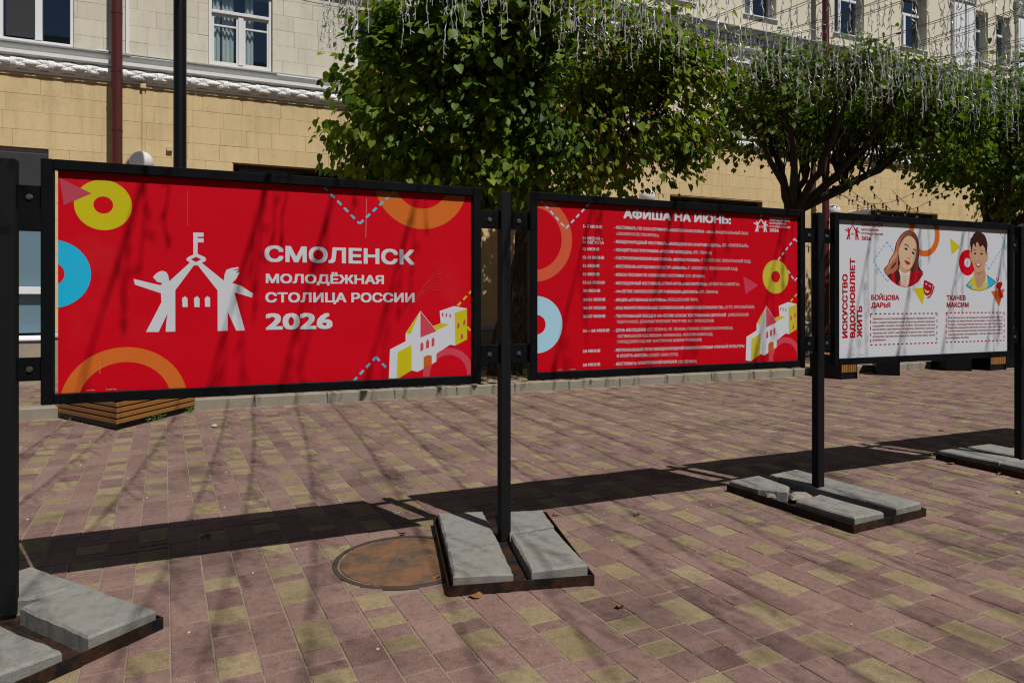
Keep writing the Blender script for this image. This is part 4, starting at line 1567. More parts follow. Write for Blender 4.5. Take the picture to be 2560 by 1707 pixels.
for b, x0, y0, x1 in (('5- 7 ИЮНЯ', 740, 293, 868), ('10 ИЮНЯ –', 740, 372, 875), ('10 АВГУСТА', 740, 399, 880), ('12 ИЮНЯ', 740, 444, 848), ('12-13 ИЮНЯ', 740, 500, 881),
                     ('12 ИЮНЯ', 742, 556, 849), ('12 ИЮНЯ', 742, 612, 849), ('15-21 ИЮНЯ', 742, 668, 884), ('20 ИЮНЯ', 742, 723, 855), ('20-21 ИЮНЯ', 743, 782, 889),
                     ('20-27 ИЮНЯ', 743, 838, 891), ('26-27 ИЮНЯ', 742, 894, 889), ('26 – 28 ИЮНЯ', 740, 991, 916), ('28 ИЮНЯ', 740, 1127, 855), ('28 ИЮНЯ', 740, 1219, 855)):
    text(p2, 'date_lettering', b, c2, x0, y0, x1, 21, WHITE, 0.022)
for b, x0, y0, x1 in (('- ФЕСТИВАЛЬ ПО САП-СЕРФИНГУ «СМОЛЕНСКАЯ ВОЛНА - 2026»', 947, 300, 1617), ('- МЕЖДУНАРОДНЫЙ ФЕСТИВАЛЬ «МОЛОДЕЖНАЯ ЭНЕРГИЯ СПОРТА»', 947, 395, 1662),
                     ('- КОНЦЕРТНАЯ ПРОГРАММА «РОССИЯ МОЛОДАЯ»', 947, 450, 1469), ('- ГАСТРОНОМИЧЕСКИЙ ФЕСТИВАЛЬ «ВКУСЫ РОССИИ»', 947, 504, 1521),
                     ('- ФЕСТИВАЛЬ НАРОДНЫХ КУЛЬТУР «ЗАБАВА»', 947, 560, 1432), ('- КУБОК РОССИИ ПО СИЛОВОМУ ЭКСТРИМУ', 948, 616, 1419),
                     ('- МОЛОДЕЖНЫЙ ФЕСТИВАЛЬ СТРИТ-АРТА «СМОЛАРТГРАД»', 948, 672, 1573), ('- 100-ЛЕТИЕ СМОЛЕНСКОЙ ОРГАНИЗАЦИИ «ДИНАМО»', 948, 727, 1510),
                     ('- АКЦИЯ «ОГНЕННЫЕ КАРТИНЫ»', 948, 784, 1300), ('- XXX МЕЖРЕГИОНАЛЬНЫЕ СОРЕВНОВАНИЯ «ШКОЛА БЕЗОПАСНОСТИ»', 948, 838, 1680),
                     ('- ТЕАТРАЛЬНЫЙ ПОЕЗД К 150-ЛЕТИЮ СОЮЗА ТЕАТРАЛЬНЫХ ДЕЯТЕЛЕЙ', 948, 893, 1696), ('- ДЕНЬ МОЛОДЕЖИ', 948, 987, 1161),
                     ('- РЕГИОНАЛЬНЫЙ ЭТАП МЕЖДУНАРОДНОЙ КОНКУРС-ПРЕМИИ УЛИЧНОЙ КУЛЬТУРЫ', 948, 1121, 1818), ('И СПОРТА «КАРДО»', 967, 1159, 1172),
                     ('- ФЕСТИВАЛЬ ЭЛЕКТРОННОЙ МУЗЫКИ', 948, 1213, 1367)):
    text(p2, 'event_lettering', b, c2, x0, y0, x1, 21, WHITE, 0.02)
for b, x0, y0, x1 in (('(НАЦИОНАЛЬНЫЙ ПАРК', 1625, 331, 1845), ('«СМОЛЕНСКОЕ ПООЗЕРЬЕ»)', 962, 341, 1247), ('(ДС «ЮБИЛЕЙНЫЙ»)', 1670, 417, 1845), ('(ПЛ. ЛЕНИНА)', 1477, 466, 1602),
                     ('(Г. СМОЛЕНСК, ЛОПАТИНСКИЙ САД)', 1528, 518, 1860), ('(Г. СМОЛЕНСК, ЛОПАТИНСКИЙ САД)', 1440, 570, 1773), ('(ПЛ. ЛЕНИНА)', 1427, 624, 1553),
                     ('(ФГБОУ ВО «СМОЛГУ»)', 1580, 677, 1785), ('(ПЛ. ЛЕНИНА)', 1517, 730, 1643), ('(РЕАДОВСКИЙ ПАРК)', 1307, 782, 1510), ('(СГУС, КРАСНЫЙ БОР)', 1688, 832, 1886),
                     ('(СМОЛЕНСКИЙ', 1710, 884, 1845), ('ТЕАТР КУКОЛ, ДРАММАТИЧЕСКИЙ ТЕАТР ИМ. А.С. ГРИБОЕДОВА)', 967, 931, 1616),
                     ('(ПЛ. ЛЕНИНА, УЛ. ЛЕНИНА, ГЛИНКИ, КОММУНИСТИЧЕСКАЯ,', 1170, 982, 1742), ('ОКТЯБРЬСКОЙ РЕВОЛЮЦИИ, КОНЕНКОВА, ЛОПАТИНСКИЙ САД,', 972, 1027, 1609),
                     ('ГОРОДСКОЙ САД ИМ. М.И.ГЛИНКИ, БАШНЯ ГРОМОВАЯ)', 972, 1064, 1534), ('(СКЕЙТ-ПАРК СГУС)', 1180, 1154, 1376), ('(ПЛ.ЛЕНИНА)', 1375, 1198, 1500)):
    text(p2, 'event_lettering', b, c2, x0, y0, x1, 20, WHITE, 0.0)

# --- white board with two portraits
e3, p3, r3 = board('white poster board with two drawn portraits, a woman and a man', B3, WHITE, 0.004)
pr = Print(r3)
ax = 1.0
c, r = RR(c3, 1016, 345, 183); pr.ring(c, r, r * 0.735, (0.55, 0.12, 0.018), 1.0, 72, 0.94)
pr.out('ring_print', p3)
c, r = RR(c3, 1367, 577, 105); pr.ring(c, r, r * 0.36, RED)
pr.out('ring_print', p3)
pr.poly(Q(c3, (1222, 375), (1310, 447), (1239, 512)), YELLOW)
pr.out('triangle_print', p3)
pr.poly(Q(c3, (925, 790), (1030, 775), (1000, 922)), YELLOW)
pr.out('triangle_print', p3)
pr.poly(Q(c3, (1560, 812), (1670, 790), (1625, 935)), (0.52, 0.11, 0.02))
pr.out('triangle_print', p3)
pr = Print(r3)
pr.k = 7
for pts in (((710, 408), (597, 565)), ((597, 565), (712, 728)), ((710, 408), (770, 492)), ((712, 728), (726, 712)), ((1455, 300), (1410, 362)), ((1617, 308), (1676, 410)), ((1676, 410), (1540, 632)), ((1540, 632), (1513, 590))):
    pr.dashes(Q(c3, *pts), 0.022, 0.016, 0.009, (0.05, 0.42, 0.62))
    pr.out('dashed_line', p3)
for a, b in (((574, 994), (1124, 990)), ((574, 1248), (1120, 1229)), ((576, 996), (576, 1246)), ((1119, 990), (1117, 1230)), ((1191, 985), (1668, 983)), ((1191, 1226), (1668, 1210)), ((1193, 986), (1193, 1226)), ((1666, 984), (1666, 1211))):
    pr.dashes(Q(c3, a, b), 0.024, 0.026, 0.009, DRED)
    pr.out('dashed_line', p3)
# the woman's portrait
pr = Print(r3); pr.k = 6
BLK = (0.012, 0.008, 0.010)
g = lambda *p: Q(cg, *p)
pr.poly(g((150, 905), (235, 785), (268, 690), (352, 545), (396, 370), (478, 226), (560, 152), (640, 124), (705, 148), (768, 184), (822, 290), (846, 430), (846, 600), (832, 720), (848, 850), (905, 920), (905, 960), (700, 900), (400, 900)), BLK, True)
pr.poly(g((215, 1010), (300, 1110), (420, 1200), (560, 1242), (700, 1215), (820, 1140), (925, 990), (880, 900), (700, 900), (440, 880), (300, 940)), (0.40, 0.008, 0.02))
pr.poly(g((158, 903), (250, 775), (290, 645), (372, 530), (412, 360), (490, 235), (565, 165), (640, 138), (690, 165), (640, 220), (560, 280), (490, 400), (448, 560), (436, 700), (432, 850), (350, 945), (215, 1003)), (0.36, 0.135, 0.075), True)
pr.poly(g((250, 800), (300, 690), (390, 560), (415, 520), (400, 640), (330, 720), (270, 800), (200, 930)), (0.50, 0.26, 0.17), True)
pr.poly(g((680, 150), (760, 182), (815, 300), (838, 450), (832, 620), (815, 720), (830, 850), (800, 935), (690, 935), (680, 880), (760, 760), (790, 600), (795, 430), (745, 300), (680, 250)), (0.14, 0.035, 0.024), True)
pr.poly(g((640, 138), (692, 160), (690, 245), (610, 238), (540, 310), (480, 400), (452, 470), (458, 380), (495, 280), (560, 185)), (0.20, 0.060, 0.040), True)
pr.poly(g((465, 770), (560, 880), (670, 880), (665, 1000), (640, 1180), (610, 1238), (475, 1225), (462, 1150), (480, 1050), (445, 900)), (0.50, 0.29, 0.18))
pr.poly(g((620, 235), (700, 252), (760, 320), (795, 430), (785, 600), (752, 740), (692, 850), (612, 902), (545, 868), (475, 770), (448, 640), (444, 520), (482, 400), (550, 285)), (0.56, 0.385, 0.255), True)
pr.poly(g((560, 880), (610, 905), (672, 870), (668, 925), (610, 950)), (0.42, 0.19, 0.12))
pr.poly(g((365, 960), (440, 895), (478, 1040), (405, 1190), (375, 1080)), (0.07, 0.012, 0.014), True)
pr.poly(g((215, 1010), (300, 960), (310, 1090), (300, 1108)), (0.10, 0.014, 0.016))
pr.poly(g((275, 880), (330, 800), (400, 730), (392, 790), (320, 870)), (0.09, 0.02, 0.014))
pr.poly(g((430, 600), (448, 660), (455, 790), (440, 900), (425, 850)), (0.09, 0.02, 0.014))
for k in range(7):
    y0 = 905 + k * 38
    dx = k * 4
    pr.dashes(g((450 + dx + 4 * k, y0), (500 + dx, y0 + 62), (580, y0 + 84), (668 - k * 4, y0 + 28)), 9, 0, 0.0075 if k else 0.014, (0.58, 0.58, 0.60))
pr.poly(g((536, 402), (580, 388), (635, 432), (650, 464), (590, 414)), BLK)
pr.poly(g((703, 498), (740, 483), (778, 514), (777, 534), (735, 503)), BLK)
pr.poly(g((552, 478), (585, 466), (618, 500), (590, 510)), BLK, True)
pr.poly(g((696, 552), (728, 545), (756, 590), (724, 588)), BLK, True)
pr.poly(g((553, 710), (600, 722), (632, 732), (672, 772), (622, 800), (582, 768)), (0.34, 0.02, 0.03), True)
pr.poly(g((598, 645), (640, 668), (686, 660), (660, 690), (612, 664)), (0.36, 0.19, 0.12))
pr.build('portrait_of_woman', p3)
# theatre masks
pr = Print(r3); pr.k = 8
pr.poly(g((1125, 1205), (1150, 1225), (1110, 1360), (1060, 1440), (1020, 1458), (990, 1440), (1050, 1410), (1095, 1330)), DRED)
pr.poly(g((948, 1090), (1118, 1178), (1092, 1330), (1050, 1390), (990, 1410), (945, 1360), (925, 1290), (928, 1180)), DRED)
pr.poly(g((962, 1165), (1000, 1160), (1000, 1190), (965, 1185)), WHITE)
pr.poly(g((1035, 1195), (1072, 1215), (1068, 1238), (1032, 1215)), WHITE)
pr.poly(g((945, 1265), (985, 1308), (1050, 1310), (1020, 1350), (985, 1352), (955, 1320)), (0.52, 0.48, 0.20))
pr.build('theatre_masks', p3)
# the man's portrait
pr = Print(r3); pr.k = 8
g = lambda *p: Q(cb, *p)
SK = (0.47, 0.275, 0.175)
pr.poly(g((432, 560), (462, 543), (480, 700), (452, 690)), SK, True)
pr.poly(g((750, 565), (718, 556), (698, 720), (738, 692)), SK, True)
pr.poly(g((370, 1117), (398, 1080), (485, 985), (520, 900), (700, 868), (735, 940), (865, 1033), (893, 1062), (805, 1135), (722, 1178), (600, 1208), (480, 1190), (420, 1158)), BLK)
pr.poly(g((378, 1115), (402, 1084), (488, 992), (600, 1000), (728, 950), (860, 1038), (885, 1060), (800, 1128), (722, 1172), (600, 1202), (480, 1184), (420, 1153)), (0.02, 0.38, 0.60))
pr.poly(g((520, 910), (480, 1000), (408, 1112), (470, 1115), (480, 1184), (600, 1202), (722, 1170), (755, 1118), (722, 900), (695, 868), (600, 980)), (0.50, 0.43, 0.03))
pr.poly(g((480, 1100), (540, 1150), (520, 1160), (490, 1150)), (0.42, 0.40, 0.45))
pr.poly(g((660, 1075), (700, 1070), (730, 1140), (640, 1130)), (0.42, 0.40, 0.45))
pr.poly(g((715, 880), (730, 960), (718, 1085), (705, 1080), (718, 960)), (0.62, 0.62, 0.64))
pr.poly(g((512, 800), (690, 780), (702, 985), (655, 1110), (582, 1172), (540, 1090), (520, 940)), (0.42, 0.235, 0.145))
pr.poly(g((512, 840), (585, 935), (670, 830), (640, 880), (590, 902)), (0.33, 0.13, 0.085))
pr.poly(g((474, 440), (560, 372), (640, 400), (695, 470), (708, 560), (706, 690), (690, 790), (650, 862), (590, 900), (530, 868), (495, 780), (476, 680), (468, 560)), SK, True)
pr.poly(g((480, 285), (510, 226), (570, 198), (640, 220), (692, 260), (722, 330), (740, 420), (732, 520), (720, 595), (706, 560), (695, 480), (660, 430), (640, 440), (608, 468), (590, 410), (566, 372), (540, 400), (552, 470), (520, 440), (505, 400), (485, 440), (474, 555), (460, 500), (442, 400), (450, 320)), (0.040, 0.012, 0.012))
pr.poly(g((490, 522), (520, 502), (552, 518), (520, 515)), BLK)
pr.poly(g((608, 520), (640, 508), (674, 528), (640, 522)), BLK)
pr.poly(g((505, 570), (527, 555), (546, 574), (525, 588)), BLK, True)
pr.poly(g((612, 576), (638, 562), (664, 580), (636, 594)), BLK, True)
pr.poly(g((552, 680), (580, 700), (612, 690), (585, 712)), (0.30, 0.12, 0.08))
pr.poly(g((530, 735), (582, 746), (636, 738), (612, 792), (582, 806), (552, 786)), (0.25, 0.03, 0.03), True)
pr.poly(g((545, 746), (582, 752), (624, 746), (602, 780), (564, 778)), (0.66, 0.66, 0.66))
pr.build('portrait_of_man', p3)
pr = Print(r3); pr.k = 8
pr.poly(g((905, 1070), (975, 1050), (987, 1100), (962, 1185), (1014, 1305), (952, 1348), (932, 1200), (880, 1135)), (0.40, 0.006, 0.016))
pr.dashes(g((980, 1060), (992, 1100), (965, 1150)), 9, 0, 0.006, (0.40, 0.006, 0.016))
pr.dashes(g((885, 1100), (862, 1150), (900, 1198)), 9, 0, 0.006, (0.40, 0.006, 0.016))
for a, b in (((888, 985), (908, 1042)), ((932, 970), (926, 1035)), ((858, 1030), (890, 1068))): pr.line(*g(a, b), 0.007, (0.34, 0.006, 0.016))
pr.build('trophy_drawing', p3)
xa, zb = PL(*c3(365, 388), PYF); xb, _ = PL(*c3(490, 388), PYF); _, zt = PL(*c3(430, 228), PYF)
emblem(r3, p3, remap(EX, EB, (xa, xb, zb, zt)), (0.42, 0.006, 0.016))
text(p3, 'small_lettering', 'СМОЛЕНСК', c3, 502, 277, 677, 29, DRED, 0.03)
text(p3, 'small_lettering', 'МОЛОДЁЖНАЯ', c3, 502, 313, 641, 16, DRED, 0.02)
text(p3, 'small_lettering', 'СТОЛИЦА РОССИИ', c3, 502, 345, 679, 16, DRED, 0.02)
text(p3, 'small_lettering', '2026', c3, 502, 390, 580, 29, DRED, 0.03)
text(p3, 'heading_lettering', 'ИСКУССТВО', c3, 388, 1190, 670, 345, DRED, 0.035, True)
text(p3, 'heading_lettering', 'ВДОХНОВЛЯЕТ', c3, 449, 1188, 541, 407, DRED, 0.035, True)
text(p3, 'heading_lettering', 'ЖИТЬ', c3, 507, 1185, 929, 465, DRED, 0.035, True)
text(p3, 'name_lettering', 'БОЙЦОВА', c3, 581, 881, 808, 42, DRED, 0.03)
text(p3, 'name_lettering', 'ДАРЬЯ', c3, 581, 943, 737, 41, DRED, 0.03)
text(p3, 'name_lettering', 'ТКАЧЕВ', c3, 1197, 883, 1352, 41, DRED, 0.03)
text(p3, 'name_lettering', 'МАКСИМ', c3, 1197, 941, 1376, 41, DRED, 0.03)
for b, y, x1 in (('Занимается восстановлением бытовой обрядности своего', 1042, 1102), ('края, создает народные куклы, авторские реплики народных', 1071, 1102),
                 ('украшений в технике «Сажение по бели». Постоянный участник', 1100, 1102), ('масштабных мероприятий, победитель областного конкурса', 1128, 1102),
                 ('творческих работ мастеров «Хранители традиций»;', 1158, 1102), ('обладатель гран-при регионального конкурса-выставки «Кукла', 1187, 1102), ('Дубравушка».', 1215, 703)):
    text(p3, 'paragraph_lettering', b, c3, 592, y, x1, 16, (0.30, 0.03, 0.04), 0.004)
for b, y, x1 in (('Член Смоленского регионального отделения Всероссийской', 1033, 1652), ('творческой общественной организации «Союз Художников', 1060, 1652),
                 ('России»; стипендиат Министерства культуры Российской', 1088, 1652), ('Федерации выдающимся деятелям культуры и искусства России', 1114, 1652),
                 ('и талантливым молодым авторам литературных, музыкальных и', 1141, 1652), ('художественных произведений; участник всероссийских и', 1169, 1652), ('региональных выставок.', 1196, 1380)):
    text(p3, 'paragraph_lettering', b, c3, 1207, y, x1, 15, (0.30, 0.03, 0.04), 0.004)
text(p3, 'small_lettering', 'App Store', c3, 418, 1334, 448, 6, BLK, 0.0)
text(p3, 'small_lettering', 'Google Play', c3, 482, 1332, 514, 6, BLK, 0.0)
set_text()
# the next board of the row, beyond the right edge: only its shadow shows
e4, p4, r4 = board('board of the row beyond the right edge whose shadow reaches the paving', B4, WHITE)

# ================================================================== STREET FURNITURE
# manhole
e = empty('manhole', (MHC[0], MHC[1], 0), 'round rusty iron manhole cover in the paving left of the central tray', 'manhole')
mb = MB(); mb.lathe([(MHR, -0.02), (MHR, 0.004), (MHR - 0.004, 0.006), (0.378, 0.006), (0.376, -0.010), (0.2, -0.011)], MHC[0], MHC[1], 56)
obj('frame_ring', mb, M_IRON, e)
mb = MB(); mb.lathe([(0.362, -0.010), (0.362, 0.004), (0.358, 0.0065), (0.30, 0.0075), (0.06, 0.0085), (0.055, 0.004), (0.03, 0.004), (0.028, 0.0095), (0.002, 0.010)], MHC[0], MHC[1], 56)
cov = obj('cover', mb, M_COVER, e); autosmooth(cov, 30)

# tall black lamp column
X, Y = G(450, 751 + F * (CAMH - SW) / 9.9, SW)
lx, ly = PL(450, 700, 10.85)[0], 10.85
e = empty('lamp_column', (lx, ly, SW), 'tall slim black lamp column rising behind the left red poster', 'lamp post')
mb = MB(); mb.lathe([(0.17, SW), (0.17, SW + 0.03), (0.12, SW + 0.05), (0.12, 1.0), (0.093, 1.1)], lx, ly, 24)
autosmooth(obj('base_sleeve', mb, M_BLACK, e))
mb = MB(); mb.lathe([(0.0925, 1.08), (0.0925, 3.2), (0.0865, 3.23), (0.085, 8.2)], lx, ly, 28)
autosmooth(obj('column', mb, M_BLACK, e))
mb = MB(); mb.tube([(lx, ly, 8.1), (lx + 0.1, ly - 0.4, 8.5), (lx + 0.2, ly - 1.0, 8.6)], 0.045, 10); mb.box(lx + 0.1, lx + 0.3, ly - 1.7, ly - 0.95, 8.54, 8.64, 0.03)
obj('lamp_arm', mb, M_BLACK, e)

# three-sided slatted planter, its back along the kerb
def planter():
    Fp, Lp, Rp = Vector(G(292.5, 1077)), Vector(G(151, 1041.6)), Vector(G(489, 1026))
    Lp.y = Rp.y = KY - 0.03
    corners = [Fp, Rp, Lp]
    e = empty('planter', (Fp.x, Fp.y, 0), 'three-cornered planter of orange wooden slats standing at the kerb below the left poster', 'planter')
    cen = (corners[0] + corners[1] + corners[2]) / 3
    mb = MB(); mb.prism([tuple(cen + (c - cen) * 0.93) for c in corners], 0.0, 0.55)
    obj('black_box', mb, M_BLACK, e)
    mb = MB(); mb.prism([tuple(cen + (c - cen) * 0.88) for c in corners], 0.5505, 0.57)
    obj('soil', mb, M_SOIL, e)
    for i in range(3):
        p, q = corners[i], corners[(i + 1) % 3]
        L = (q - p).length
        d = (q - p) / L
        n = Vector((-d.y, d.x))
        if n.dot(cen - p) < 0: n = -n                    # n points inwards
        M = Matrix(((d.x, n.x, 0, p.x), (d.y, n.y, 0, p.y), (0, 0, 1, 0), (0, 0, 0, 1)))
        z = 0.075
        while z < 0.56:
            mb = MB(); mb.box(0.004, L - 0.004, 0.0, 0.022, z, z + 0.050, 0.004, M=M)
            obj('slat', mb, M_WOOD, e)
            z += 0.066
planter()

# benches: black steel boxes with a slatted end
def bench(x0, x1, y0, y1, label, slat_end=True):
    e = empty('street_bench', ((x0 + x1) / 2, y0, 0), label, 'bench', 'black benches by the kerb')
    mb = MB()
    mb.box(x0, x0 + 0.012, y0, y1, 0.0, 0.45); mb.box(x1 - 0.012, x1, y0, y1, 0.0, 0.45)
    mb.box(x0 + 0.0125, x1 - 0.0125, y0 + 0.02, y0 + 0.04, 0.0, 0.125)
    mb.box(x0 + 0.0125, x1 - 0.0125, y1 - 0.03, y1, 0.0, 0.45)
    mb.box(x0 + 0.0125, x1 - 0.0125, y0 + 0.045, y1 - 0.031, 0.40, 0.425)
    obj('steel_box', mb, M_BLACK, e)
    n = 7
    w = (x1 - x0 - 0.03) / n
    for k in range(n):
        a = x0 + 0.015 + k * w
        mb = MB(); mb.box(a + 0.005, a + w - 0.005, y0 + 0.003, y0 + 0.030, 0.13, 0.455, 0.003)
        obj('end_slat', mb, M_WOOD, e)
        mb = MB(); mb.box(a + 0.005, a + w - 0.005, y0 + 0.031, y1 - 0.032, 0.4255, 0.455, 0.003)
        obj('seat_slat', mb, M_WOOD, e)
    return e
ba = G(2103, 949); bb = G(2141.5, 946.3)
bench(ba[0], bb[0], ba[1], ba[1] + 0.75, 'black bench with orange slatted end below the left corner of the white poster')
bc = G(2476, 926.5); bd = G(2504, 923)
bench(bc[0], bd[0], bc[1], bc[1] + 0.72, 'black bench with orange slatted end below the right corner of the white poster')

def steel_planter(pts, h, label):
    cx = sum(p[0] for p in pts) / len(pts); cy = sum(p[1] for p in pts) / len(pts)
    e = empty('steel_planter', (cx, cy, 0), label, 'planter', 'black steel planters by the kerb')
    mb = MB(); mb.prism(pts, 0.0, h, 0.006)
    obj('steel_box', mb, M_BLACK, e)
    mb = MB(); mb.prism([(cx + (p[0] - cx) * 0.93, cy + (p[1] - cy) * 0.93) for p in pts], h + 0.0005, h + 0.012)
    obj('soil', mb, M_SOIL, e)
a, b = G(2190, 937.5), G(2250, 939.5)
steel_planter([a, b, (b[0] + 0.55, b[1] + 0.5), (a[0] + 0.45, a[1] + 0.45)], 0.5, 'black steel planter standing under the middle of the white poster')
a, b = G(2368, 927), G(2430, 927.5)
steel_planter([a, b, (b[0] + 0.35, b[1] + 0.45), (a[0] + 0.2, a[1] + 0.5)], 0.5, 'black steel planter left of the right-hand slatted bench')
a, b = G(2510, 920), G(2536, 919)
steel_planter([a, b, (b[0] + 0.5, b[1] + 0.4), (a[0] + 0.45, a[1] + 0.5)], 0.5, 'black steel planter right of the right-hand slatted bench')

# ================================================================== TREES
LEAF = np.array([(0, 0, 0), (-0.30, -0.10, 0.06), (-0.52, 0.22, 0.10), (-0.36, 0.66, 0.05), (0, 1.08, -0.10), (0.36, 0.66, 0.05), (0.52, 0.22, 0.10), (0.30, -0.10, 0.06), (0, 0.48, -0.03)])
LFACE = [(0, 8, 2, 1), (8, 3, 2), (8, 4, 3), (0, 7, 6, 8), (8, 6, 5), (8, 5, 4)]
LQ = np.array([(0, 8, 2), (0, 2, 1), (8, 3, 2), (8, 4, 3), (0, 7, 6), (0, 6, 8), (8, 6, 5), (8, 5, 4)])

def unit(a): return a / np.maximum(1e-9, np.linalg.norm(a, axis=1, keepdims=True))

def leaf_mats(pos, out, size, rng):
    n = len(pos)
    tip = unit(out * 0.6 + np.array([0, 0, -0.8]) + rng.normal(0, 0.38, (n, 3)))
    nor = out * 0.5 + np.array([0.12, -0.2, 0.75]) + rng.normal(0, 0.36, (n, 3))
    nor = unit(nor - tip * (nor * tip).sum(1, keepdims=True))
    sid = np.cross(tip, nor)
    return tip, nor, sid

def leaf_mesh(name, pos, tip, nor, sid, size, tint, mat):
    n = len(pos)
    V = (pos[:, None, :] + size[:, None, None] * (LEAF[None, :, 0:1] * sid[:, None, :] + LEAF[None, :, 1:2] * tip[:, None, :] + LEAF[None, :, 2:3] * nor[:, None, :])).reshape(-1, 3)
    Fi = (LQ[None, :, :] + (np.arange(n) * len(LEAF))[:, None, None]).reshape(-1, 3)
    me = bpy.data.meshes.new(name)
    me.vertices.add(len(V)); me.vertices.foreach_set('co', V.ravel())
    me.loops.add(len(Fi) * 3); me.loops.foreach_set('vertex_index', Fi.ravel().astype(np.int32))
    me.polygons.add(len(Fi)); me.polygons.foreach_set('loop_start', (np.arange(len(Fi)) * 3).astype(np.int32))
    at = me.attributes.new('tint', 'FLOAT', 'FACE')
    at.data.foreach_set('value', np.repeat(tint, len(LQ)).astype(np.float32))
    me.materials.append(mat)
    me.polygons.foreach_set('use_smooth', np.ones(len(Fi), dtype=bool))
    me.update(calc_edges=True)
    return me

LEAFMESH = []
for _t in (0.15, 0.3, 0.45, 0.6, 0.75, 0.84):
    LEAFMESH.append(leaf_mesh('leaf', np.zeros((1, 3)), np.array([[0, 1.0, 0]]), np.array([[0, 0, 1.0]]), np.array([[1.0, 0, 0]]), np.array([1.0]), np.array([_t]), M_LEAF))

def tree(label, base, lean, fork, C, Rd, seed, n_shell, per, brown, limbs, size=(0.075, 0.135), singles=300, open_front=0.0, lim_r=0.1, cut=None, girth=1.0, dark=0.0, taper=0.34, thin=0.0):
    rng = np.random.default_rng(seed); rr = random.Random(seed)
    e = empty('linden_tree', (base[0], base[1], SW), label, 'tree', 'linden trees along the kerb')
    fk = Vector((base[0] + lean[0], base[1] + lean[1], fork))
    b0 = Vector((base[0], base[1], SW - 0.02))
    mb = MB()
    pts, rs = [], []
    N = 12
    for i in range(N + 1):
        t = i / N
        p = b0.lerp(fk, t) + Vector((0.05 * math.sin(t * 5 + seed), 0.05 * math.cos(t * 4), 0))
        pts.append(p)
        rs.append(girth * (0.30 * (1 - t) ** 2.2 * 0.45 + 0.215 - 0.03 * t + (0.03 if t > 0.9 else 0)))
    mb.tube(pts, rs, 18, True, rough=0.07, rr=rr)
    tr = obj('trunk', mb, M_BARK, e); autosmooth(tr, 70)
    tips = []
    C = np.array(C); Rd = np.array(Rd)
    for li in range(limbs):
        an = 2 * math.pi * (li + rr.uniform(-0.25, 0.25)) / limbs
        d = Vector((math.cos(an), math.sin(an) * 0.8, 0))
        mid = Vector(C) + Vector((d.x * Rd[0] * rr.uniform(0.45, 0.65), d.y * Rd[1] * rr.uniform(0.4, 0.6), -Rd[2] * rr.uniform(0.35, 0.6)))
        end = Vector(C) + Vector((d.x * Rd[0] * rr.uniform(0.70, 0.9), d.y * Rd[1] * 0.75, Rd[2] * rr.uniform(-0.1, 0.35)))
        q1 = fk.lerp(mid, 0.45) + Vector((0, 0, -0.12 + rr.uniform(-0.1, 0.15)))
        path = []
        ctrl = [fk - Vector((0, 0, 0.15)), q1, mid, end]
        for i in range(10):
            t = i / 9
            p = ctrl[0] * (1 - t) ** 3 + ctrl[1] * 3 * t * (1 - t) ** 2 + ctrl[2] * 3 * t * t * (1 - t) + ctrl[3] * t ** 3
            path.append(p + Vector((rr.uniform(-1, 1), rr.uniform(-1, 1), rr.uniform(-1, 1))) * 0.055)
        mb = MB()
        mb.tube(path, [lim_r * 1.15 * (1 - 0.72 * i / 9) for i in range(10)], 9, True, rough=0.12, rr=rr)
        for s in range(rr.randint(12, 17)):
            k = rr.randint(3, 9)
            p0 = path[k]
            tgt = p0 + Vector((d.x * rr.uniform(-0.2, 0.7) + rr.uniform(-0.5, 0.5), d.y * 0.4 + rr.uniform(-0.5, 0.5), rr.uniform(0.7, 1.0) * (C[2] + Rd[2] * 0.8 - p0.z)))
            sh = []
            for i in range(7):
                t = i / 6
                p = p0.lerp(tgt, t) + Vector((rr.uniform(-1, 1), rr.uniform(-1, 1), 0)) * 0.075 * (t > 0)
                p.x -= (tgt.x - p0.x) * 0.35 * math.sin(t * math.pi) * 0.5
                sh.append(p)
            r0 = rr.uniform(0.016, 0.036)
            mb.tube(sh, [r0 * (1 - 0.75 * i / 6) for i in range(7)], 5, False)
            tips += [sh[-1], sh[-2], sh[-3]]
        lo = obj('limb', mb, M_TWIG, e); autosmooth(lo, 70)
    # leaf clumps: on the shell of the crown and round the shoot ends
    cl = []
    tries = 0
    while len(cl) < n_shell and tries < n_shell * 40:
        tries += 1
        dvec = rng.normal(0, 1, 3); dvec /= np.linalg.norm(dvec)
        q = np.sign(dvec) * np.abs(dvec) ** (0.55 if thin else 0.8)
        q /= max(1e-6, (np.abs(q) ** 3.4).sum() ** (1 / 3.4))
        f = rng.uniform(0.80, 1.02) if rng.random() < 0.75 else rng.uniform(0.45, 0.85)
        q = q * f
        bump = 0.97 + 0.10 * math.sin(5.1 * dvec[0] + seed) * math.cos(4.3 * dvec[2] + 1.3 * seed) + 0.09 * math.sin(9 * dvec[0] + 3 * dvec[2]) * math.cos(8 * dvec[1] + 2 * seed)
        tp_ = min(1.0, taper + (1 - taper) * (q[2] + 1.0) / 1.25)
        q = q * np.array([1.0 if q[0] < 0 else 0.86 + 0.14 * tp_, tp_, 1.0])
        p = C + q * Rd * bump
        if open_front and q[1] < 0.25 and q[2] < 0.30 and abs(q[0]) < 0.80 and rng.random() < open_front: continue
        if q[2] < -0.55 and not (thin and q[0] < 0.1) and rng.random() < 0.55: continue
        if cut is not None and cut(q) and rng.random() < 0.93: continue
        if thin and q[0] > 0.1 and rng.random() < thin: continue
        cl.append((p, q))
    for tp in tips:
        if rng.random() < 0.8:
            q = (np.array(tp) - C) / Rd
            if open_front and q[1] < 0.3 and q[2] < 0.2 and rng.random() < 0.6: continue
            if np.abs(q).max() > 0.98: continue
            cl.append((np.array(tp), q))
    POS, OUT, TI = [], [], []
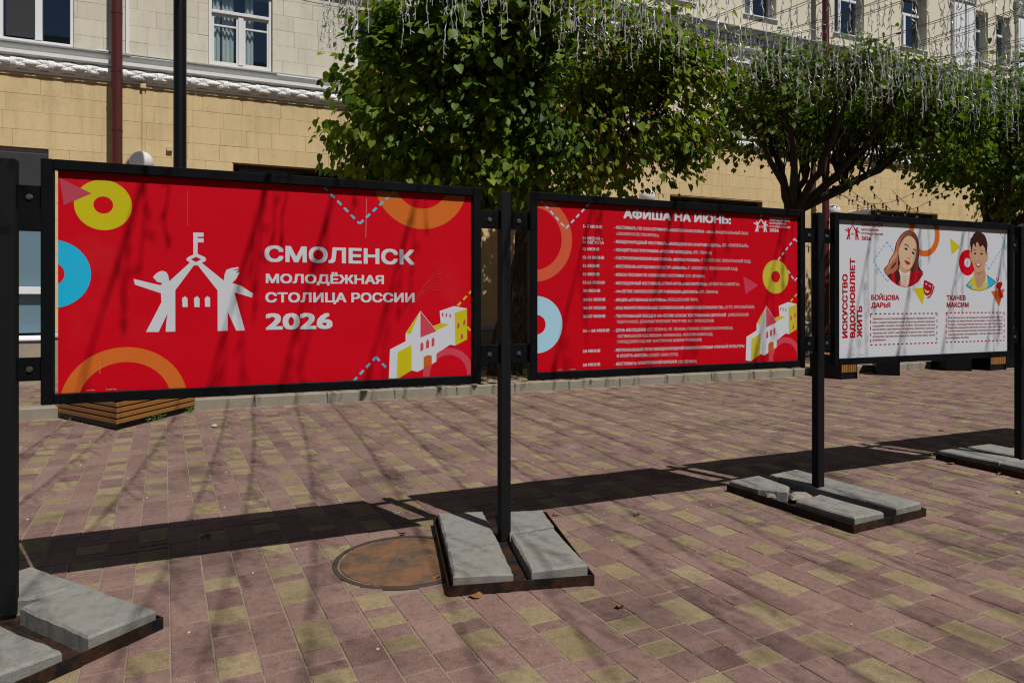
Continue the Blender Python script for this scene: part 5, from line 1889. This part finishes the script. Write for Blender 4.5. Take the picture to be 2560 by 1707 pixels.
    for (p, q) in cl:
        n = int(per * rng.uniform(0.6, 1.4))
        o = q / max(0.2, np.linalg.norm(q))
        sg = rng.uniform(0.6, 1.15)
        off = rng.normal(0, 1, (n, 3)) * np.array([0.20, 0.20, 0.17]) * sg
        off[:, 2] -= 0.06
        POS.append(p + off)
        OUT.append(np.repeat(unit((o + rng.normal(0, 0.25, 3))[None, :]), n, 0))
        base_t = np.clip(rng.normal(0.45 - dark, 0.20), 0.05, 0.82)  # dark lowers the leaf tint: shade from the canopy put into the colour
        t = np.clip(rng.normal(base_t, 0.13, n), 0, 0.86)
        pb = brown(q)
        t = np.where(rng.random(n) < pb, rng.uniform(0.9, 1.0, n), t)
        TI.append(t)
    POS, OUT, TI = np.concatenate(POS), np.concatenate(OUT), np.concatenate(TI)
    keep = (POS[:, 1] < FY - 0.45) & (POS[:, 2] > fork - 0.55)
    POS, OUT, TI = POS[keep], OUT[keep], TI[keep]
    size_ = rng.uniform(0.72, 1.0, len(POS)) ** 1.5 * size[1] * np.where(rng.random(len(POS)) < 0.25, 0.62, 1.0)
    size_ = np.where(TI > 0.89, size_ * 0.45, size_)
    tip, nor, sid = leaf_mats(POS, OUT, size_, rng)
    dist = (POS[:, 0] ** 2 + POS[:, 1] ** 2 + (POS[:, 2] - CAMH) ** 2)
    zc = POS[:, 0] * fX + POS[:, 1] * fY
    pxs = CX + F * (POS[:, 0] * rX + POS[:, 1] * rY) / zc
    pys = HY - F * (POS[:, 2] - CAMH) / zc
    ok = (pxs > 5) & (pxs < 2555) & (pys > 5) & (pys < 520) & (TI < 0.88)
    order = np.argsort(np.where(ok, dist / size_, 1e9))[:singles]
    order = order[ok[order]]
    mask = np.ones(len(POS), bool); mask[order] = False
    link('crown', leaf_mesh('crown', POS[mask], tip[mask], nor[mask], sid[mask], size_[mask], TI[mask], M_LEAF), e, 'stuff')
    einv = Matrix.Translation(e.location).inverted()
    for i in order:
        k = int(np.clip(round((TI[i] - 0.15) / 0.14), 0, 5))
        o = bpy.data.objects.new('leaf', LEAFMESH[k])
        COL.objects.link(o)
        s_, t_, n_ = sid[i], tip[i], nor[i]
        o.parent = e
        M = Matrix(((s_[0], t_[0], n_[0], POS[i][0]), (s_[1], t_[1], n_[1], POS[i][1]), (s_[2], t_[2], n_[2], POS[i][2]), (0, 0, 0, 1)))
        if M.determinant() < 0:
            for r_ in range(3): M[r_][0] *= -1
        o.matrix_parent_inverse = einv
        o.location = M.to_translation()
        o.rotation_euler = M.to_euler()
        z = float(size_[i]); o.scale = (z, z, z)
    return e

tree('dense linden tree with the fullest crown, behind the gap between the red posters', TREES[0], (0.40, -0.35), 3.35, (4.86, 10.10, 4.62), (3.10, 2.0, 1.60), 3, 720, 38,
     lambda q: 0.03 if q[0] < -0.05 else 0.42, 7, (0.08, 0.145), 300, 0.0, 0.1, lambda q: q[0] > 0.42 and (q[2] < -0.75 + 0.9 * (q[0] - 0.42) or q[2] > 0.95 - 0.9 * (q[0] - 0.42)), 1.0, -0.08, 0.60, 0.30)
tree('linden tree with many bare dark limbs showing above the event list poster', TREES[1], (0.05, -0.2), 3.55, (11.35, 9.95, 5.02), (3.3, 1.85, 1.15), 8, 390, 22,
     lambda q: 0.34 if q[0] < -0.3 else 0.10, 9, (0.075, 0.125), 300, 0.80, 0.085, lambda q: q[2] < -0.30 - 0.25 * abs(q[0]), 0.72, 0.14)
tree('dark linden tree above the right end of the white poster', TREES[2], (-0.1, -0.2), 3.3, (18.0, 10.0, 5.05), (3.4, 2.0, 1.75), 14, 560, 27,
     lambda q: 0.08, 7, (0.08, 0.13), 300, 0.0, 0.1, lambda q: q[0] < -0.25 and q[2] < -0.30 - 0.5 * (q[0] + 1), 0.8, 0.16)
tree('linden tree at the far right edge of the picture behind the hanging lights', TREES[3], (0.0, -0.2), 3.4, (24.3, 10.6, 5.2), (3.4, 1.9, 1.9), 17, 520, 24,
     lambda q: 0.10, 5, (0.08, 0.13), 60)

# ================================================================== HANGING LIGHTS OVER THE STREET
GR = random.Random(31)
def strand(L, seed, fine):
    """one icicle strand: twisted wire with little upright lamp tubes, hanging from the origin"""
    rr = random.Random(seed)
    mb = MB()
    n = max(3, int(L / (0.07 if fine else 0.14)))
    pts = [Vector((0, 0, 0))]
    for i in range(1, n + 1):
        pts.append(Vector((rr.uniform(-0.014, 0.014), rr.uniform(-0.014, 0.014), -L * i / n)))
    mb.tube(pts, 0.0032 if fine else 0.0036, 4 if fine else 3, False)
    if fine:
        pts2 = [p + Vector((rr.uniform(-0.010, 0.010), rr.uniform(-0.010, 0.010), rr.uniform(-0.01, 0.01))) for p in pts]
        mb.tube(pts2, 0.0025, 3, False)
    z = 0.05
    while z < L:
        i = min(n - 1, int(z / L * n))
        p = pts[i].lerp(pts[i + 1], z / L * n - i)
        a, tl = rr.uniform(0, 6.283), rr.uniform(0.15, 1.1)
        d = Vector((math.cos(a) * math.sin(tl), math.sin(a) * math.sin(tl), -math.cos(tl)))
        mb.tube([p, p + d * 0.016, p + d * 0.058], [0.003, 0.0054, 0.0048], 5 if fine else 3, True)
        z += rr.uniform(0.07, 0.12) if fine else 0.13
    return mb
LENS = (0.28, 0.42, 0.55, 0.36, 0.66, 0.48, 0.80, 0.32)
FINE = [mesh_of('icicle_strand', strand(L, 100 + i, True), M_ICE) for i, L in enumerate(LENS)]
COARSE = []
for i, L in enumerate(LENS):
    m_ = strand(L, 200 + i, False)
    COARSE.append((np.array([tuple(p) for p in m_.v]), m_.f))

def gz(Y, zc, a, yc): return zc + a * (Y - yc) ** 2
NG = 41
YN, YM, YC = -6.4, 7.4, 10.35      # facade behind the camera; carrier cables the strings end at
def gend(X0): return YC if X0 > 1.25 else YM
garl = []
for i in range(NG):
    X0 = -0.75 + 0.525 * i + GR.uniform(-0.10, 0.10)
    garl.append((X0, 5.08 + GR.uniform(-0.16, 0.14), 0.029 + GR.uniform(-0.002, 0.003), 4.5 + GR.uniform(-0.5, 0.5), 0.40 + GR.uniform(-0.12, 0.12)))
cand = []
gdata = []
for gi, (X0, zc, a, yc, sk) in enumerate(garl):
    Y = YN + 1.0
    k = GR.randint(0, 7)
    lst = []
    while Y < gend(X0) - 0.25:
        if GR.random() < 0.93:
            x = X0 + sk * (Y - 4) / 8 + GR.uniform(-0.012, 0.012)
            z = gz(Y, zc, a, yc) - 0.012
            vis_ = in_frame(x, Y, z - 0.2, 0) or in_frame(x, Y, z - 0.5, 0)
            d2 = x * x + Y * Y
            lst.append((x, Y, z, k % 8, GR.uniform(0, 6.28), vis_))
            if vis_: cand.append((d2, gi, len(lst) - 1))
        Y += GR.uniform(0.11, 0.19)
        k += 1
    gdata.append(lst)
cand.sort()
single = {(g_, j) for _, g_, j in cand[:300]}
def glabel(gi):
    X0 = garl[gi][0]
    return 'string of hanging icicle lights on a sagging cable across the street'
for gi, (X0, zc, a, yc, sk) in enumerate(garl):
    e = empty('icicle_light_string', (X0, gend(X0), gz(gend(X0), zc, a, yc)), glabel(gi), 'string lights', 'icicle light strings hung across the street')
    path, path2 = [], []
    Y = YN - 0.05
    YE = gend(X0)
    while Y <= YE - 0.02:
        x = X0 + sk * (Y - 4) / 8
        path.append((x, Y, gz(Y, zc, a, yc)))
        path2.append((x + 0.012 * math.sin(Y * 7), Y, gz(Y, zc, a, yc) - 0.016 - 0.014 * abs(math.sin(Y * 3.3 + gi))))
        Y += 0.2
    path.append((X0 + sk * (YE - 4) / 8, YE, gz(YE, zc, a, yc)))
    path2.append(path[-1])
    mb = MB()
    mb.tube(path, 0.0048, 5, False)
    mb.tube(path2, 0.0038, 4, False)
    y = -4.5 + GR.uniform(0, 1)
    while y < YE - 0.4:
        z = gz(y, zc, a, yc) - 0.01; x = X0 + sk * (y - 4) / 8
        mb.tube([(x, y - 0.05, z + a * 2 * (y - yc) * -0.05), (x, y, z), (x, y + 0.05, z + a * 2 * (y - yc) * 0.05)], [0.008, 0.015, 0.008], 6)
        y += GR.uniform(1.6, 2.6)
    obj('cable', mb, M_CABLE, e)
    VV, FF, o = [], [], 0
    for j, (x, y, z, k, rz, vv) in enumerate(gdata[gi]):
        if (gi, j) in single:
            ob = bpy.data.objects.new('icicle_strand', FINE[k])
            COL.objects.link(ob)
            ob.location = (x, y, z); ob.rotation_euler = (GR.uniform(-0.06, 0.06), GR.uniform(-0.06, 0.06), rz)
            set_parent(ob, e)
        else:
            if vv and math.hypot(x, y) < 15:
                src = FINE[k]
                V = np.array([v.co[:] for v in src.vertices]); fs = [tuple(p.vertices) for p in src.polygons]
            else:
                V, fs = COARSE[k]
            ca, sa = math.cos(rz), math.sin(rz)
            W = np.empty_like(V)
            tlx, tly = GR.uniform(-0.08, 0.08), GR.uniform(-0.08, 0.08)
            W[:, 0] = x + V[:, 0] * ca - V[:, 1] * sa + tlx * V[:, 2]; W[:, 1] = y + V[:, 0] * sa + V[:, 1] * ca + tly * V[:, 2]; W[:, 2] = z + V[:, 2]
            VV.append(W); FF += [tuple(q + o for q in f) for f in fs]; o += len(V)
    me = bpy.data.meshes.new('icicle_strands')
    if VV:
        me.from_pydata(np.concatenate(VV).tolist(), [], FF)
        me.materials.append(M_ICE)
        link('icicle_strands', me, e, 'stuff')

# warm bulb festoons between the trees and the wall
FS = [((2065, 462, 12.6), (2260, 560, 12.9), 0.10), ((2115, 468, 11.9), (2300, 585, 12.7), 0.05), ((2172, 470, 12.8), (2290, 575, 11.9), 0.06), ((2230, 476, 12.4), (2330, 560, 12.0), 0.05),
      ((2075, 470, 13.0), (2340, 440, 11.9), 0.55), ((2155, 520, 12.9), (2370, 470, 12.2), 0.35)]
for i, (pa, pb, sag) in enumerate(FS):
    xa, za = PL(pa[0], pa[1], pa[2]); xb, zb = PL(pb[0], pb[1], pb[2])
    A, B = Vector((xa, pa[2], za)), Vector((xb, pb[2], zb))
    e = empty('bulb_string', A, 'thin black cable of clear warm bulbs strung above the white poster by the wall', 'string lights', 'bulb strings between the trees')
    mb = MB(); pts = [A.lerp(B, t / 16) - Vector((0, 0, sag * 4 * (t / 16) * (1 - t / 16))) for t in range(17)]
    mb.tube(pts, 0.006, 4, False)
    obj('cable', mb, M_SOCKET, e)
    L = (B - A).length; n = max(4, int(L / 0.34))
    for k in range(n):
        t = (k + 0.5) / n
        p = A.lerp(B, t) - Vector((0, 0, sag * 4 * t * (1 - t)))
        mb = MB(); mb.lathe([(0.016, p.z - 0.065), (0.020, p.z - 0.06), (0.020, p.z - 0.01), (0.008, p.z + 0.004)], p.x, p.y, 8)
        so = obj('socket', mb, M_SOCKET, e)
        mb = MB(); mb.lathe([(0.003, p.z - 0.135), (0.022, p.z - 0.125), (0.028, p.z - 0.10), (0.016, p.z - 0.066)], p.x, p.y, 8)
        obj('bulb', mb, M_BULB, so)

# ================================================================== LITTER
LR = random.Random(9)
def dry_leaf(px, py, label, s=0.045):
    x, y = G(px, py)
    mb = MB(); n = 9
    V = [(x, y, 0.012)]
    for k in range(n):
        a = 2 * math.pi * k / n
        r = s * LR.uniform(0.55, 1.1)
        V.append((x + r * math.cos(a), y + r * math.sin(a) * 0.7, 0.004 + LR.uniform(0.0, 0.022)))
    mb.add(V, [(0, 1 + k, 1 + (k + 1) % n) for k in range(n)])
    tag(obj('fallen_leaf', mb, M_DRYLEAF), label, 'leaf', 'dry leaves on the paving')
dry_leaf(1190, 1493, 'curled dry leaf on the paving before the central tray')
dry_leaf(1092, 1448, 'dry leaf on the manhole edge beside the central tray', 0.03)
dry_leaf(1390, 1289, 'dry leaf on the paving right behind the central tray', 0.03)
dry_leaf(1591, 1289, 'dark dry leaf alone on sunlit paving between two trays', 0.03)
dry_leaf(1550, 1520, 'brown dry leaf on the paving in the lower middle', 0.03)
dry_leaf(2374, 1160, 'orange dry leaf against the left side of the right-edge tray', 0.05)
dry_leaf(2325, 1140, 'brown dry leaves at the rear corner of the right-edge tray', 0.05)
dry_leaf(2500, 1186, 'yellowish dry leaf below the cracked slab at the right edge', 0.045)
dry_leaf(2520, 1186, 'orange dry leaf nearest the right picture edge', 0.055)
dry_leaf(515, 1346, 'dark dry leaf in the board shadow left of the manhole', 0.035)
dry_leaf(1983, 1147, 'small dry leaf in the shadow between two trays', 0.03)
dry_leaf(1004, 1339, 'small dry leaf on top of the manhole rim', 0.03)
dry_leaf(1985, 1002, 'small dry leaf on the far paving below the event list', 0.04)
dry_leaf(2354, 1077, 'brown leaf on the edge of the shadow before the white poster', 0.045)
mb = MB()
for k in range(420):
    x = LR.uniform(-2.5, 11); y = LR.uniform(2.2, 10.2)
    if not in_frame(x, y, 0): continue
    r = LR.uniform(0.003, 0.010)
    a0 = LR.uniform(0, 6)
    V = [(x + r * math.cos(a0 + q * 1.257) * LR.uniform(0.7, 1.2), y + r * math.sin(a0 + q * 1.257), 0.0012) for q in range(5)] + [(x, y, r * 1.1)]
    mb.add(V, [(q, (q + 1) % 5, 5) for q in range(5)])
tag(obj('grit', mb, M_STONE), 'scattered grit and crumbs over the paving', 'grit', kind='stuff')
for (px, py, s, lab) in ((536, 1068, 0.035, 'pale pebble on the paving right of the wooden planter'), (179, 1050, 0.028, 'pale pebble before the left end of the wooden planter'),
                         (2545, 1234, 0.02, 'pale pebble at the right picture edge before the tray')):
    x, y = G(px, py)
    o = rubble((x, y), (s, s * 0.8, s * 0.55), lab, LR, z=0.0, mat=M_STONE)
    o.name = 'pebble'; o['category'] = 'pebble'; o['group'] = 'pebbles on the paving'
# weeds at the planter foot and in the tree pits
mb = MB()
def sprig(x, y, z, h, n):
    for k in range(n):
        a = LR.uniform(0, 6.28); r = LR.uniform(0.01, h * 0.8); zz = LR.uniform(0.2, 1) * h
        c = Vector((x + r * math.cos(a), y + r * math.sin(a), z + zz)); s = LR.uniform(0.008, 0.018)
        u = Vector((LR.uniform(-1, 1), LR.uniform(-1, 1), LR.uniform(-0.3, 0.6))).normalized() * s; v = Vector((LR.uniform(-1, 1), LR.uniform(-1, 1), 0.3)).normalized() * s * 0.7
        mb.add([c - u, c - v, c + u, c + v], [(0, 1, 2, 3)])
for (px, py) in ((372, 1057), (385, 1053), (400, 1050), (408, 1046), (473, 1032), (478, 1030)):
    x, y = G(px, py); sprig(x, y, 0, 0.07, 22)
for tx, ty in TREES[:2]:
    for k in range(14): sprig(tx + LR.uniform(-0.7, 0.7), LR.uniform(KY + 0.25, 11.2), SW, 0.06, 10)
tag(obj('weeds', mb, M_WEED), 'small green weeds at the foot of the planter and trees', 'weeds', kind='stuff')

# carrier cables the strings end at, strung along the kerb from the lamp column
mb = MB()
zc_ = gz(YC, 5.08, 0.0293, 4.5)
mb.tube([(lx + 0.09, ly - 0.03, zc_ + 0.25)] + [(x_, YC, zc_ + 0.05 * math.cos(x_ * 1.1)) for x_ in [1.2 + 0.9 * k for k in range(22)]], 0.0075, 6, False)
mb.tube([(lx + 0.09, ly - 0.03, zc_ + 0.10)] + [(x_, YC + 0.05, zc_ - 0.17 + 0.06 * math.cos(x_ * 0.9 + 1)) for x_ in [1.2 + 0.9 * k for k in range(22)]], 0.006, 6, False)
tag(obj('carrier_cable', mb, M_CABLE), 'pair of dark steel cables along the kerb above the trees', 'cable')
zm_ = gz(YM, 5.08, 0.029, 4.5)
mb = MB(); mb.tube([(lx, ly - 0.09, zm_ + 0.5), (-0.9, YM, zm_), (0.3, YM, zm_ - 0.02), (1.2, YM, zm_ + 0.02), (1.5, YC, zc_)], 0.0075, 6, False)
tag(obj('carrier_cable', mb, M_CABLE), 'steel cable just above the picture that carries the leftmost light strings', 'cable')
# a tangle of spare strands hanging from the carrier's left end
e = empty('light_tangle', (1.45, YC, zc_), 'tangled bunch of icicle lights hanging left of the dense tree crown', 'string lights')
for k in range(9):
    ob = bpy.data.objects.new('icicle_strand', FINE[(6, 4, 6, 2, 4, 6, 2, 6, 4)[k]])
    COL.objects.link(ob)
    ob.location = (1.42 + GR.uniform(-0.07, 0.07), YC + GR.uniform(-0.06, 0.06), zc_ - GR.uniform(0.0, 0.25)); ob.rotation_euler = (GR.uniform(-0.1, 0.1), GR.uniform(-0.1, 0.1), GR.uniform(0, 6))
    set_parent(ob, e)

# ================================================================== THE HOUSES ACROSS THE STREET (behind the camera; they show in the window panes and shade the sky)
ob_ = empty('opposite_building', (8, YN, 0), 'plain stucco building across the street that shows only in window reflections', 'building')
OW = [(x, x + 1.15, z, z + 1.9) for x in [-22 + 3.1 * k for k in range(22)] for z in (1.1, 5.0, 8.6)]
mb = MB()
for a_, b_, c_, d_ in subtract([(-26, 48, 0, 12.0)], OW): mb.box(a_, b_, YN - 0.4, YN, c_, d_)
mb.box(-26, 48, YN - 8, YN - 0.9, 0, 12.0)
mb.box(-26.3, 48.3, YN - 8.2, YN + 0.4, 12.002, 12.3)
obj('wall', mb, M_CPLAIN, ob_)
for a_, b_, c_, d_ in OW:
    mb = MB()
    mb.box(a_ + 0.004, b_ - 0.004, YN - 0.2, YN - 0.14, c_ + 0.004, c_ + 0.07); mb.box(a_ + 0.004, b_ - 0.004, YN - 0.2, YN - 0.14, d_ - 0.07, d_ - 0.004)
    for q_ in (a_ + 0.004, (a_ + b_) / 2 - 0.035, b_ - 0.074): mb.box(q_, q_ + 0.07, YN - 0.199, YN - 0.141, c_ + 0.0705, d_ - 0.0705)
    w_ = obj('window', mb, M_WINFRAME, ob_)
    mb = MB(); mb.box(a_ + 0.05, b_ - 0.05, YN - 0.175, YN - 0.168, c_ + 0.05, d_ - 0.05)
    obj('pane', mb, M_GLASS, w_)
